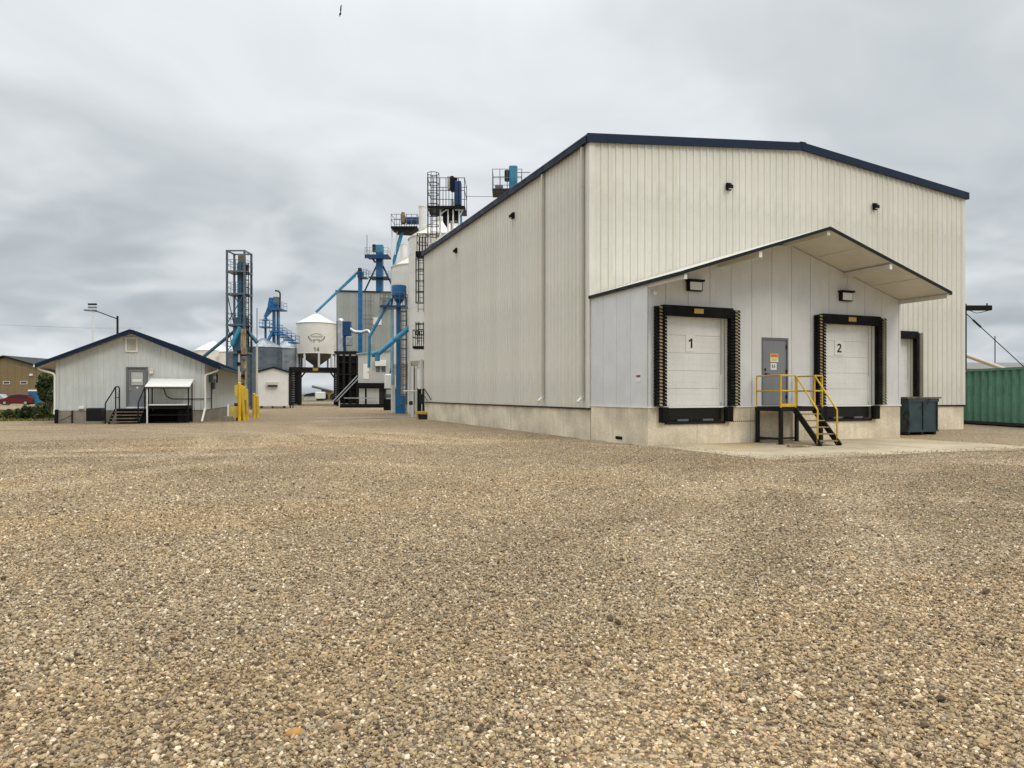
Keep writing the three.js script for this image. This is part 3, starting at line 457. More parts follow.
{
  const d = 41, f = frame(965, d), t = thing('yard_mast', 'black mast with horizontal arm at the warehouse right corner', 'mast', f.pos, FACE);
  part(t, 'post', [C([f.lx(965), 0, 0], [f.lx(965), f.hy(304), 0], 0.09)], K.black);
  const a = part(t, 'arm', [R(f.lx(962), f.lx(991), f.hy(310.5), f.hy(305.5), -0.13, 0.13, 0.03)], K.black); part(a, 'insulator', [C([f.lx(987), f.hy(306), 0], [f.lx(987), f.hy(303.3), 0], 0.05)], K.grey);
  part(t, 'cable', [tube([[f.lx(970), f.hy(310.6), 0], [f.lx(976), f.hy(313), 0], [f.lx(982), f.hy(312.2), 0], [f.lx(988), f.hy(310.6), 0]], 0.02)], K.grey);
  const g = thing('guy_wire', 'taut dark guy wire running down from the black mast', 'wire', f.pos, FACE);
  part(g, 'wire', [C([f.lx(965.5), f.hy(313), 0], [f.lx(1034), f.hy(376), 0], 0.025, 0.025, 6), C([f.lx(973), f.hy(319.9), 0], [f.lx(981), f.hy(327.2), 0], 0.055, 0.055, 6)], K.dark);
  const p = frame(995, 140), u = thing('far_pole', 'thin distant pole rising beyond the green container', 'pole', p.pos, FACE); part(u, 'pole', [C([0, 0, 0], [0, p.hy(336), 0], 0.11)], K.galvDark);
}

// ---------------------------------------------------------------- office
{
  const rot = -6.5 * Math.PI / 180, cx = -8.36 + 3.715 * 0.9936, cz = -(45.3 - 3.715 * 0.113);
  const t = thing('office_building', 'small pale grey gabled office with blue roof', 'building', [cx, 0, cz], rot);
  const hw = 3.72, D = 19.5, F0 = 0.68, Ew = 3.43, sl = 0.43, top = (x) => Ew + sl * (hw - Math.abs(x));
  part(t, 'foundation', [B(-hw + 0.02, hw - 0.02, -0.4, F0, -D, -0.02)], K.footing);
  const dh = [-0.28, 0.76, 0.86, 3.12];
  part(t, 'wall_core', [...wallCols(-hw, hw, F0, (x) => top(x) - 0.03, -0.2, -0.03, [dh], [0]), B(-hw, -hw + 0.2, F0, Ew - 0.03, -D, -0.2), B(hw - 0.2, hw - 0.03, F0, Ew - 0.03, -D, -0.2), ...wallCols(-hw, hw, F0, (x) => top(x) - 0.03, -D, -D + 0.2, [], [0])], K.core);
  const pw = hw * 2 / 8;
  for (let k = 0; k < 8; k++) {
    const x0 = -hw + k * pw, cols = [[x0, x0 + pw]];
    const over = x0 < dh[1] && x0 + pw > dh[0];
    const geos = []; if (!over) geos.push(sidingPanel(pw - 0.004, F0 + 0.01, (x) => top(x0 + x) - 0.02, 0.31, 0.03).translate(x0, 0, 0));
    else { geos.push(sidingPanel(pw - 0.004, dh[3], (x) => top(x0 + x) - 0.02, 0.31, 0.03).translate(x0, 0, 0)); if (x0 < dh[0]) geos.push(sidingPanel(dh[0] - x0 - 0.05, F0 + 0.01, () => dh[3], 0.2, 0.03).translate(x0, 0, 0)); if (x0 + pw > dh[1] + 0.05) geos.push(sidingPanel(x0 + pw - dh[1] - 0.05, F0 + 0.01, () => dh[3], 0.2, 0.03).translate(dh[1] + 0.05, 0, 0)); }
    part(t, 'siding_panel', geos, K.office[k % 2]); void cols;
  }
  const sg = ready([sidingPanel(0.93 - 0.004, F0 + 0.01, () => Ew - 0.05, 0.31, 0.03).rotateY(Math.PI / 2)]);
  for (let k = 0; k < 20; k++) { const m = part(t, 'siding_panel', sg, K.office[k % 2]); m.position.set(hw, 0, -0.05 - k * 0.93); }
  part(t, 'corner_trim', [B(hw - 0.1, hw + 0.045, F0 + 0.01, Ew - 0.1, 0.001, 0.045), B(hw + 0.001, hw + 0.045, F0 + 0.01, Ew - 0.1, -0.1, 0.001)], K.office[0]); part(t, 'corner_trim', [B(-hw - 0.045, -hw + 0.1, F0 + 0.01, Ew - 0.1, 0.001, 0.045)], K.office[0]);
  // roof
  const ov = 0.86, zf = 0.55;
  for (const s of [-1, 1]) {
    const y0 = Ew - sl * ov, P = (o, h) => { const a = [[s * (hw + ov), y0 + o], [0, Ew + sl * hw + o], [0, Ew + sl * hw + o + h], [s * (hw + ov), y0 + o + h]]; return s < 0 ? a : a.reverse(); };
    const r = part(t, 'roof', [prism(P(0.1, 0.05), -D - 0.4, zf)], K.navy); part(r, 'soffit', [prism(P(0.02, 0.078), -D - 0.4, zf - 0.02)], K.soffit);
    part(r, 'fascia', [prism(P(-0.06, 0.22), zf + 0.002, zf + 0.05)], K.navy);
    part(r, 'roof_rib', Array.from({ length: 18 }, (_, k) => prism(P(0.15, 0.03), -k * 0.93 - 0.02, -k * 0.93 + 0.03)), K.navy);
    const gx = s * (hw + ov + 0.03); part(t, 'gutter', [B(gx - 0.06, gx + 0.06, y0 - 0.02, y0 + 0.11, -D - 0.3, zf)], s < 0 ? K.white : K.navy);
    const ex = s * (hw + ov), wx = s * (hw + 0.07), ds = [[ex - s * 0.05, y0 - 0.05, 0.3], [ex - s * 0.12, y0 - 0.14, 0.25], [wx + s * 0.05, y0 - 0.36, 0.12], [wx, y0 - 0.55, 0.1], [wx, 0.75, 0.1]];
    part(t, 'downspout', [tube(ds, 0.055, 30, 8, 0.12), s > 0 ? C([wx, 0.8, 0.1], [wx - 0.12, 0.03, 0.55], 0.06) : C([wx, 0.8, 0.1], [wx, 0.5, 0.12], 0.06)], K.white);
  }
  // door, vent, light
  const dr = part(t, 'door', [B(dh[0] + 0.07, dh[1] - 0.07, dh[2] + 0.02, dh[3] - 0.07, -0.1, -0.04)], K.greyDoor, 'grey door with a small window');
  part(dr, 'door_frame', [B(dh[0] - 0.01, dh[0] + 0.07, dh[2], dh[3], -0.18, 0.05), B(dh[1] - 0.07, dh[1] + 0.01, dh[2], dh[3], -0.18, 0.05), B(dh[0] + 0.07, dh[1] - 0.07, dh[3] - 0.07, dh[3], -0.18, 0.05)], K.grey);
  part(dr, 'pale_backing', [B(-0.06, 0.54, 2.1, 2.82, -0.04, -0.034)], K.greyLight); part(dr, 'window', [B(-0.06, 0.54, 2.1, 2.82, -0.03, -0.024)], new THREE.MeshPhysicalMaterial({ color: 0xffffff, roughness: 0.04, transmission: 1, thickness: 0 })); part(dr, 'window_frame', [B(-0.1, -0.06, 2.06, 2.86, -0.04, -0.02), B(0.54, 0.58, 2.06, 2.86, -0.04, -0.02), B(-0.06, 0.54, 2.06, 2.1, -0.04, -0.02), B(-0.06, 0.54, 2.82, 2.86, -0.04, -0.02)], K.grey);  // pale panel added behind the pane, its tone stands in for reflected sky
  part(dr, 'notice', [B(0.0, 0.48, 2.28, 2.44, -0.022, -0.018), B(0.2, 0.3, 1.92, 2.0, -0.04, -0.032)], K.white); part(dr, 'sill', [B(dh[0], dh[1], dh[2] - 0.06, dh[2] + 0.02, -0.15, 0.1)], K.white);
  part(dr, 'knob', [new THREE.SphereGeometry(0.04, 10, 8).translate(-0.12, 1.85, 0.02)], K.chrome);
  const vt = part(t, 'gable_vent', [B(-0.33, 0.29, 3.95, 4.02, 0.03, 0.09), B(-0.33, 0.29, 4.7, 4.77, 0.03, 0.09), B(-0.33, -0.26, 4.02, 4.7, 0.03, 0.09), B(0.22, 0.29, 4.02, 4.7, 0.03, 0.09)], K.white);
  for (let k = 0; k < 8; k++) part(vt, 'louvre', [B(-0.26, 0.22, 0, 0.085, 0, 0.012).rotateX(-0.5).translate(0, 4.03 + k * 0.083, 0.04)], K.beige);
  const wl = part(t, 'wall_light', [R(0.88, 1.12, 2.78, 3.06, 0.03, 0.2, 0.03)], K.beige); part(wl, 'light_lens', [R(0.91, 1.09, 2.74, 2.86, 0.08, 0.22, 0.02)], K.lens);
  // meters and conduit on the side wall and round the front
  part(t, 'conduit', [tube([[1.35, 1.95, 0.07], [1.6, 1.95, 0.07], [1.75, 1.5, 0.07], [2.1, 1.32, 0.07], [hw - 0.1, 1.32, 0.07], [hw + 0.1, 1.32, 0.0], [hw + 0.1, 1.32, -2.6]], 0.025, 50), tube([[hw + 0.08, 0.7, -2.6], [hw + 0.08, 2.5, -2.6], [hw + 0.3, 2.9, -2.4], [hw + 0.5, 2.95, -2.2]], 0.03)], K.dark);
  const mt = part(t, 'meter_box', [R(hw + 0.03, hw + 0.25, 2.3, 2.85, -2.3, -1.7, 0.02), R(hw + 0.03, hw + 0.22, 1.9, 2.8, -3.6, -2.9, 0.02)], K.galvDark); part(mt, 'meter_dial', [C([hw + 0.25, 2.6, -2], [hw + 0.36, 2.6, -2], 0.12, 0.12, 14)], K.lens);
  part(t, 'cable_coil', [new THREE.TorusGeometry(0.28, 0.03, 6, 18).rotateY(Math.PI / 2).translate(hw + 0.16, 2.6, -4.4)], K.black);
  part(t, 'outlet_box', [R(-2.64, -2.36, 0.78, 0.92, 0.03, 0.14, 0.02)], K.white); part(t, 'tap_pipe', [C([-1.6, 0, 0.15], [-1.6, 0.78, 0.15], 0.05), C([-1.6, 0.7, 0.15], [-1.6, 0.7, -0.02], 0.03)], K.wood); part(t, 'gas_pipe', [C([-2.95, 0, 0.1], [-2.95, 0.7, 0.1], 0.04), tube([[-3.5, 0.15, 0.16], [-3.2, 0.3, 0.16], [-2.95, 0.45, 0.12]], 0.02)], K.dark);
  part(t, 'drain_pipe', [C([-hw + 0.02, 0, 0.16], [-hw + 0.02, 0.75, 0.12], 0.09)], K.black);

  // front steps
  const W = (x, z) => { const v = V(x, 0, z).applyEuler(new THREE.Euler(0, rot, 0)); return [cx + v.x, 0, cz + v.z]; };
  const st = thing('office_steps', 'dark wooden steps with black pipe handrails at office door', 'stairs', W(0.12, 0.1), rot);
  part(st, 'landing', [B(-0.7, 0.95, 0.74, 0.8, 0, 1.0)], K.steel); part(st, 'skirt', [B(-0.68, 0.92, 0.02, 0.74, 0.02, 0.9)], K.black);
  for (let k = 0; k < 4; k++) part(st, 'tread', [B(-0.72 - k * 0.03, 0.72 - k * 0.04, 0.6 - k * 0.17, 0.65 - k * 0.17, 1.0 + k * 0.24, 1.28 + k * 0.24)], K.greyWood);
  for (const x of [-0.74, 0.7]) part(st, 'stringer', [bar([x, 0.7, 0.95], [x - 0.06, 0.02, 1.95], 0.05, 0.2)], K.black);
  for (const [x, e] of [[-0.72, -0.95], [0.72, 0.62]]) part(st, 'handrail', [tube([[x, 0.8, 0.1], [x, 1.9, 0.12], [x, 2.0, 0.25], [x, 1.98, 0.9], [(x + e) / 2, 1.5, 1.5], [e, 1.1, 1.95], [e, 0.02, 2.0]], 0.035, 50, 8, 0.1), C([x, 0.8, 0.9], [x, 1.98, 0.9], 0.03), C([x, 1.4, 0.1], [x, 1.4, 0.9], 0.022)], K.black);
  part(st, 'handrail', [tube([[0.92, 0.8, 0.95], [0.92, 1.95, 0.95], [0.92, 1.98, 0.8], [0.92, 1.98, 0.1]], 0.03), C([0.72, 1.98, 0.9], [0.92, 1.96, 0.9], 0.025), C([0.72, 1.4, 0.9], [0.92, 1.4, 0.9], 0.02)], K.black);
  // sampling bench under its little white roof
  const sb = thing('sheltered_bench', 'black framed bench with sloping white roof against office wall', 'bench', W(2.1, 0.15), rot);
  part(sb, 'roof', [prism([[0.02, 2.42], [1.5, 1.98], [1.5, 2.03], [0.02, 2.47]].reverse(), -1.12, 1.12).rotateY(-Math.PI / 2)], K.white); part(sb, 'roof_edge', [B(-1.12, 1.12, 1.9, 1.975, 1.44, 1.49)], K.black);
  for (const x of [-1.06, 1.0]) for (const z of [0.1, 1.36]) part(sb, 'post', [B(x, x + 0.06, 0, z < 1 ? 2.4 : 1.99, z, z + 0.06)], z > 1 && x < 0 ? K.white : K.black);
  part(sb, 'bench_top', [B(-0.98, 0.98, 0.98, 1.04, 0.08, 1.3)], K.white); part(sb, 'apron_board', [B(-0.98, 0.98, 0.78, 0.96, 0.1, 1.24)], K.black); part(sb, 'lower_shelf', [B(-0.98, 0.98, 0.42, 0.47, 0.1, 1.2)], K.steel); part(sb, 'drum', [C([0.55, 0.02, 0.6], [0.55, 0.74, 0.6], 0.3, 0.3, 18)], K.black); part(sb, 'back_board', [B(-0.98, 0.98, 0.04, 0.78, 0.04, 0.08)], K.black);
  // condenser
  const ac = thing('air_conditioner', 'dark box air conditioner on gravel at office wall', 'air conditioner', W(-1.68, 0.6), rot);
  const bd = part(ac, 'housing', [R(-0.37, 0.37, 0.12, 0.84, -0.35, 0.35, 0.03)], K.dark); part(bd, 'grille', Array.from({ length: 9 }, (_, i) => B(-0.33, 0.33, 0.2 + i * 0.065, 0.22 + i * 0.065, 0.351, 0.37)), K.black); part(ac, 'pad', [B(-0.45, 0.45, 0, 0.12, -0.42, 0.42)], K.footing);
}
// ---------------------------------------------------------------- pole, bollards and boxes by the office corner
{
  const f = frame(243, 43.5), t = thing('service_pole', 'weathered timber service pole wrapped with conduits beside yellow bollards', 'pole', f.pos, FACE), rnd = rngOf(9);
  part(t, 'pole', [C([0.1, 0, 0], [0.02, f.hy(329), 0], 0.2, 0.16, 14)], K.wood);
  for (const [x, top, mt] of [[-0.2, 354, K.beige], [0.24, 362, K.wood], [-0.1, 372, K.beige]]) part(t, 'conduit', [C([x, 0.1, 0.2], [x * 0.8, f.hy(top), 0.19], 0.06)], mt);
  for (let k = 0; k < 6; k++) part(t, 'junction_box', [R(-0.1, 0.1, -0.1, 0.1, 0, 0.16, 0.02).translate((rnd() - 0.5) * 0.5, f.hy(352 + k * 6), 0.17)], k % 2 ? K.grey : K.steel);
  part(t, 'bracket', [B(-0.32, 0.3, f.hy(356), f.hy(354.6), 0.1, 0.22)], K.steel);
  part(t, 'pole_guard', [R(f.lx(236.5), f.lx(243), f.hy(397), f.hy(385), 0.22, 0.34, 0.02), R(f.lx(241), f.lx(247.5), f.hy(400), f.hy(386), 0.2, 0.28, 0.02)], K.paleYellow);
}
{
  const spots = [[239.5, 42.2, 383, 0], [244.3, 42.9, 386, -0.08], [247.3, 43.4, 390, -0.03], [254.2, 46.5, 394, 0], [258, 47.5, 396, -0.04]];
  const words = ['tallest yellow steel bollard in front of the timber pole', 'leaning yellow steel bollard just right of the tallest one', 'yellow steel bollard half behind the leaning bollard', 'yellow steel bollard left of the pair behind the pole', 'yellow steel bollard nearest the white shed'];
  spots.forEach(([px, d, top, lean], i) => { const f = frame(px, d), t = thing('bollard', words[i], 'bollard', f.pos, FACE, 'yellow bollards round the service pole'), h = f.hy(top); part(t, 'post', [C([0, -0.1, 0], [lean * h, h, 0], 0.1, 0.1, 14)], K.yellow); part(t, 'dome_cap', [new THREE.SphereGeometry(0.099, 14, 6, 0, 6.3, 0, 1.57).scale(1, 0.5, 1).translate(lean * h, h, 0)], K.yellow); });
  const f = frame(234.5, 42.6), t = thing('yellow_cabinet', 'yellow electrical cabinet beside the tallest bollard', 'cabinet', f.pos, FACE); part(t, 'cabinet', [R(-0.24, 0.24, 0.2, 0.86, -0.2, 0.2, 0.02)], K.paleYellow); part(t, 'stand', [B(-0.2, -0.14, 0, 0.2, -0.1, 0.1), B(0.14, 0.2, 0, 0.2, -0.1, 0.1)], K.dark); part(t, 'lid', [R(0.02, 0.24, 0.86, 1.06, -0.12, 0.12, 0.02)], paint(110, 40, 30));
  const w = frame(228, 42), u = thing('white_post', 'short white post set in a concrete block', 'post', w.pos, FACE); part(u, 'post', [C([0, 0.3, 0], [0, 1.02, 0], 0.06)], K.white); part(u, 'block', [R(-0.22, 0.22, -0.05, 0.3, -0.22, 0.22, 0.03)], K.footing);
  const m = frame(257, 62), v = thing('slim_mast', 'slim pale mast standing left of the white shed', 'mast', m.pos, FACE); part(v, 'lower_mast', [C([0, 0, 0], [0, m.hy(345), 0], 0.09)], K.beige); part(v, 'upper_mast', [C([0, m.hy(345), 0], [0, m.hy(308), 0], 0.035)], K.galvDark);
}
// ---------------------------------------------------------------- the plant behind
function deckRail(t, x0, x1, y, z0, z1, mat, rh = 1.05, bars = 4, deckMat = mat) {        // platform with posts, two rails and toe board
  const d = part(t, 'platform', [B(x0, x1, y - 0.16, y, z0, z1)], deckMat), g = [];
  for (const z of [z0 + 0.03, z1 - 0.03]) { for (let k = 0; k <= bars; k++) { const x = x0 + 0.03 + (x1 - x0 - 0.06) * k / bars; g.push(C([x, y, z], [x, y + rh, z], 0.025, 0.025, 5)); } for (const q of [rh, rh * 0.55]) g.push(C([x0, y + q, z], [x1, y + q, z], 0.025, 0.025, 5)); }
  for (const x of [x0 + 0.03, x1 - 0.03]) for (const q of [rh, rh * 0.55]) g.push(C([x, y + q, z0], [x, y + q, z1], 0.025, 0.025, 5));
  part(d, 'railing', g, mat); return d;
}
function cage(t, x, z, y0, y1, r, mat, name = 'ladder_cage') {
  const g = []; for (let y = y0 + 0.6; y <= y1; y += 0.75) g.push(new THREE.TorusGeometry(r, 0.025, 5, 14).rotateX(Math.PI / 2).translate(x, y, z)); for (let k = 0; k < 7; k++) { const a = k / 7 * 6.283; g.push(C([x + r * Math.cos(a), y0 + 0.6, z + r * Math.sin(a)], [x + r * Math.cos(a), y1, z + r * Math.sin(a)], 0.02, 0.02, 5)); }
  for (const s of [-0.2, 0.2]) g.push(C([x + s, y0, z - r * 0.8], [x + s, y1, z - r * 0.8], 0.025, 0.025, 5)); for (let y = y0 + 0.2; y < y1; y += 0.4) g.push(C([x - 0.2, y, z - r * 0.8], [x + 0.2, y, z - r * 0.8], 0.018, 0.018, 4));
  return part(t, name, g, mat);
}
// tall bucket elevator in an open frame
{
  const d = 72, f = frame(238.5, d), t = thing('bucket_elevator', 'tall blue bucket elevator inside a dark open steel frame tower', 'elevator', f.pos, FACE);
  const x0 = f.lx(227), x1 = f.lx(244.5), z0 = -1.9, z1 = 0, H = f.hy(250), H0 = f.hy(330);
  for (const [x, z] of [[x0, z0], [x1, z0], [x0, z1], [x1, z1]]) part(t, 'frame_leg', [B(x - 0.09, x + 0.09, 0, H, z - 0.09, z + 0.09)], K.galvDark);
  part(t, 'frame_top', [B(x0, x1, H - 0.14, H, z0 - 0.06, z0 + 0.06), B(x0, x1, H - 0.14, H, z1 - 0.06, z1 + 0.06), B(x0 - 0.06, x0 + 0.06, H - 0.14, H, z0, z1), B(x1 - 0.06, x1 + 0.06, H - 0.14, H, z0, z1)], K.galvDark);
  [270.5, 293, 324, 352].forEach((r) => deckRail(t, x0 - 0.1, x1 + 0.15, f.hy(r), z0, z1 + 0.1, K.slate, 1.1, 4, K.galvDark));
  const br = []; for (const [a, b] of [[293, 324], [324, 352]]) br.push(bar([x0, f.hy(b), z1], [x1, f.hy(a), z1], 0.07), bar([x1, f.hy(b), z0], [x0, f.hy(a), z0], 0.07), bar([x0, f.hy(b), z0], [x0, f.hy(a), z1], 0.07)); part(t, 'cross_brace', br, K.slate);
  const c = (z0 + z1) / 2; part(t, 'elevator_leg', [B(f.lx(235), f.lx(241), 0, f.hy(268), c - 0.35, c + 0.35)], K.slate); part(t, 'lower_casing', [B(f.lx(232), f.lx(243.5), 0, f.hy(327), c - 0.7, c + 0.7), prism([[f.lx(232), f.hy(327)], [f.lx(243.5), f.hy(327)], [f.lx(241.5), f.hy(317)], [f.lx(235), f.hy(317)]], c - 0.7, c + 0.7)], K.slate);
  part(t, 'elevator_head', [B(f.lx(235.2), f.lx(242), f.hy(270), f.hy(263), c - 0.5, c + 0.5), C([f.lx(238), f.hy(264), c - 0.4], [f.lx(238), f.hy(264), c + 0.4], 0.32, 0.32, 16)], K.slate); part(t, 'vent_stack', [R(f.lx(235.6), f.lx(241), f.hy(263), f.hy(253.5), c - 0.4, c + 0.4, 0.05)], K.tan);
  part(t, 'drive_motor', [R(f.lx(241), f.lx(245), f.hy(269), f.hy(264), c - 0.2, c + 0.35, 0.05)], K.steel);
  part(t, 'spout', [C([f.lx(236), f.hy(326), c], [f.lx(198), f.hy(360), c + 0.6], 0.17)], K.slate); part(t, 'spout', [C([f.lx(243), f.hy(329), c], [f.lx(254), f.hy(342), c], 0.2)], K.slate); part(t, 'spout', [C([f.lx(240), f.hy(327), c + 0.9], [f.lx(233), f.hy(345), c + 1.2], 0.22)], K.teal);
  cage(t, f.lx(244), z1 - 0.35, f.hy(352), f.hy(262), 0.36, K.steel);
}
function bin(name, label, px, d, rpx, eave, apex, mat, roofMat, group, rings = 0.8, ground = 0, o = {}) {
  const f = frame(px, d), r = rpx * f.s, e = f.hy(eave), a = f.hy(apex), t = thing(name, label, 'grain bin', f.pos, FACE, group), pts = [];
  for (let y = ground; y < e - 0.01; y += rings) pts.push([r, y], [r, Math.min(e, y + rings) - 0.05], [r + 0.03, Math.min(e, y + rings) - 0.03]); pts.push([r, e]);
  part(t, 'wall', [toCreasedNormals(lathe(pts, 40).toNonIndexed(), 0.5)], mat);
  const rf = part(t, 'roof', [toCreasedNormals(lathe([[r + 0.12, e - 0.06], [r + 0.1, e + 0.02], [r * 0.16, a - 0.12], [r * 0.16, a], [0.01, a + 0.06]], 40).toNonIndexed(), 0.5)], roofMat);
  const ribs = []; for (let k = 0; k < 20; k++) { const b = k / 20 * 6.283, c = Math.cos(b), s = Math.sin(b); ribs.push(bar([c * (r + 0.08), e + 0.03, s * (r + 0.08)], [c * r * 0.18, a - 0.1, s * r * 0.18], 0.05, 0.05)); } if (!o.smooth) part(rf, 'roof_rib', ribs, roofMat);
  return { t, f, r, e, a };
}
bin('white_bin', 'white cone-roofed bin showing behind the office roof, left one', 213, 125, 17, 351, 341, K.whiteBin, K.white, 'white bins behind the office');
bin('white_bin', 'white cone-roofed bin seen through the elevator frame', 232, 122, 12, 352, 344, K.whiteBin, K.white, 'white bins behind the office');
bin('steel_grain_bin', 'dark galvanized grain bin left of the white shed peak', 243, 100, 14, 352, 343, K.galvDark, K.galv, 'galvanized bins');
bin('steel_grain_bin', 'galvanized grain bin with shallow cone roof behind white shed', 263.5, 94, 18, 347.5, 338.5, K.galvDark, K.galv, 'galvanized bins');
bin('steel_grain_bin', 'lighter galvanized grain bin under the blue stepped catwalk', 288, 104, 12.5, 348.5, 338, K.galv, K.galv, 'galvanized bins');
{
  const d = 98, f = frame(275, d), t = thing('blue_elevator', 'bright blue elevator head with spout above the galvanized bins', 'elevator', f.pos, FACE);
  part(t, 'leg', [B(f.lx(273), f.lx(275), 0, f.hy(309), -0.3, 0.3), B(f.lx(277.2), f.lx(279.2), 0, f.hy(309), -0.3, 0.3)], K.blue);
  part(t, 'head', [prism([[f.lx(271), f.hy(311)], [f.lx(277.5), f.hy(311)], [f.lx(278), f.hy(298.5)], [f.lx(270.5), f.hy(298)], [f.lx(269), f.hy(306)]], -0.6, 0.6)], K.blue);
  part(t, 'spout', [prism([[f.lx(264.5), f.hy(317)], [f.lx(265.8), f.hy(317.3)], [f.lx(272.5), f.hy(310.5)], [f.lx(270), f.hy(303)]], -0.35, 0.35)], K.blue); part(t, 'drive_motor', [R(f.lx(275), f.lx(280), f.hy(305), f.hy(297.3), 0.2, 0.8, 0.08)], K.galvDark);
  part(t, 'gooseneck', [tube([[f.lx(279.4), f.hy(311), -0.2], [f.lx(279.6), f.hy(293.5), -0.2], [f.lx(278), f.hy(291), -0.2], [f.lx(274.6), f.hy(290.4), -0.2]], 0.11, 30, 8, 0.2)], K.dark);
  deckRail(t, f.lx(272.5), f.lx(284.5), f.hy(309.6), -1.2, 1.2, K.blue, 0.95, 3);
  part(t, 'distributor', [C([f.lx(265.5), f.hy(345), 0], [f.lx(265.5), f.hy(317.5), 0], 0.16), C([f.lx(265.5), f.hy(320.5), 0], [f.lx(265.5), f.hy(317.5), 0], 0.5, 0.15)], K.blue); deckRail(t, f.lx(261), f.lx(271.5), f.hy(326.8), -0.8, 0.8, K.blue, 0.9, 3);
  for (let k = 0; k < 5; k++) deckRail(t, f.lx(271.5 + k * 4.6), f.lx(281 + k * 4.2), f.hy(331.5 + k * 2.7), -0.9, 0.9, K.blue, 0.9, 2);
  part(t, 'spout', [C([f.lx(275), f.hy(330), 0.5], [f.lx(270.5), f.hy(341), 1], 0.22)], K.blue);
}
// white equipment shed
{
  const d = 80, f = frame(273.5, d), t = thing('white_shed', 'small white gabled shed with dark roof beyond the bollards', 'shed', f.pos, along(273.5)), x0 = f.lx(258.5), x1 = f.lx(287.5), e = f.hy(372.5), p = f.hy(368.2), b = 0.25;
  part(t, 'wall', [prism([[x0, b], [x1, b], [x1, e], [0, p], [x0, e]], -4.5, 0)], K.white); part(t, 'wall_trim', [B(x0 - 0.03, x0 + 0.08, b, e, 0.001, 0.03), B(x1 - 0.08, x1 + 0.03, b, e, 0.001, 0.03)], K.white);
  for (const s of [-1, 1]) { const ex = s < 0 ? x0 - 0.2 : x1 + 0.2, a = [[ex, e - 0.02], [0, p + 0.06], [0, p + 0.2], [ex, e + 0.12]]; part(t, 'roof', [prism(s < 0 ? a : a.reverse(), -4.7, 0.25)], K.dark); }
  const un = part(t, 'wall_unit', [R(f.lx(267), f.lx(278), f.hy(386.5), f.hy(382), 0, 0.4, 0.04)], K.beige); part(un, 'vent_slot', [B(f.lx(268), f.lx(277), f.hy(386.8), f.hy(385), 0.4, 0.42)], K.dark);
  for (const x of [x0 + 0.3, -0.2, x1 - 0.5]) part(t, 'skid', [B(x, x + 0.2, 0, b, -4.4, -0.05)], K.dark);
  part(t, 'gas_pipe', [C([x1 + 0.25, 0, -0.4], [x1 + 0.25, f.hy(376), -0.4], 0.08), C([x1 + 0.55, 0, -1], [x1 + 0.55, f.hy(369), -1], 0.06), R(x1 + 0.12, x1 + 0.5, f.hy(388), f.hy(382), -0.5, -0.1, 0.04)], K.dark);
}
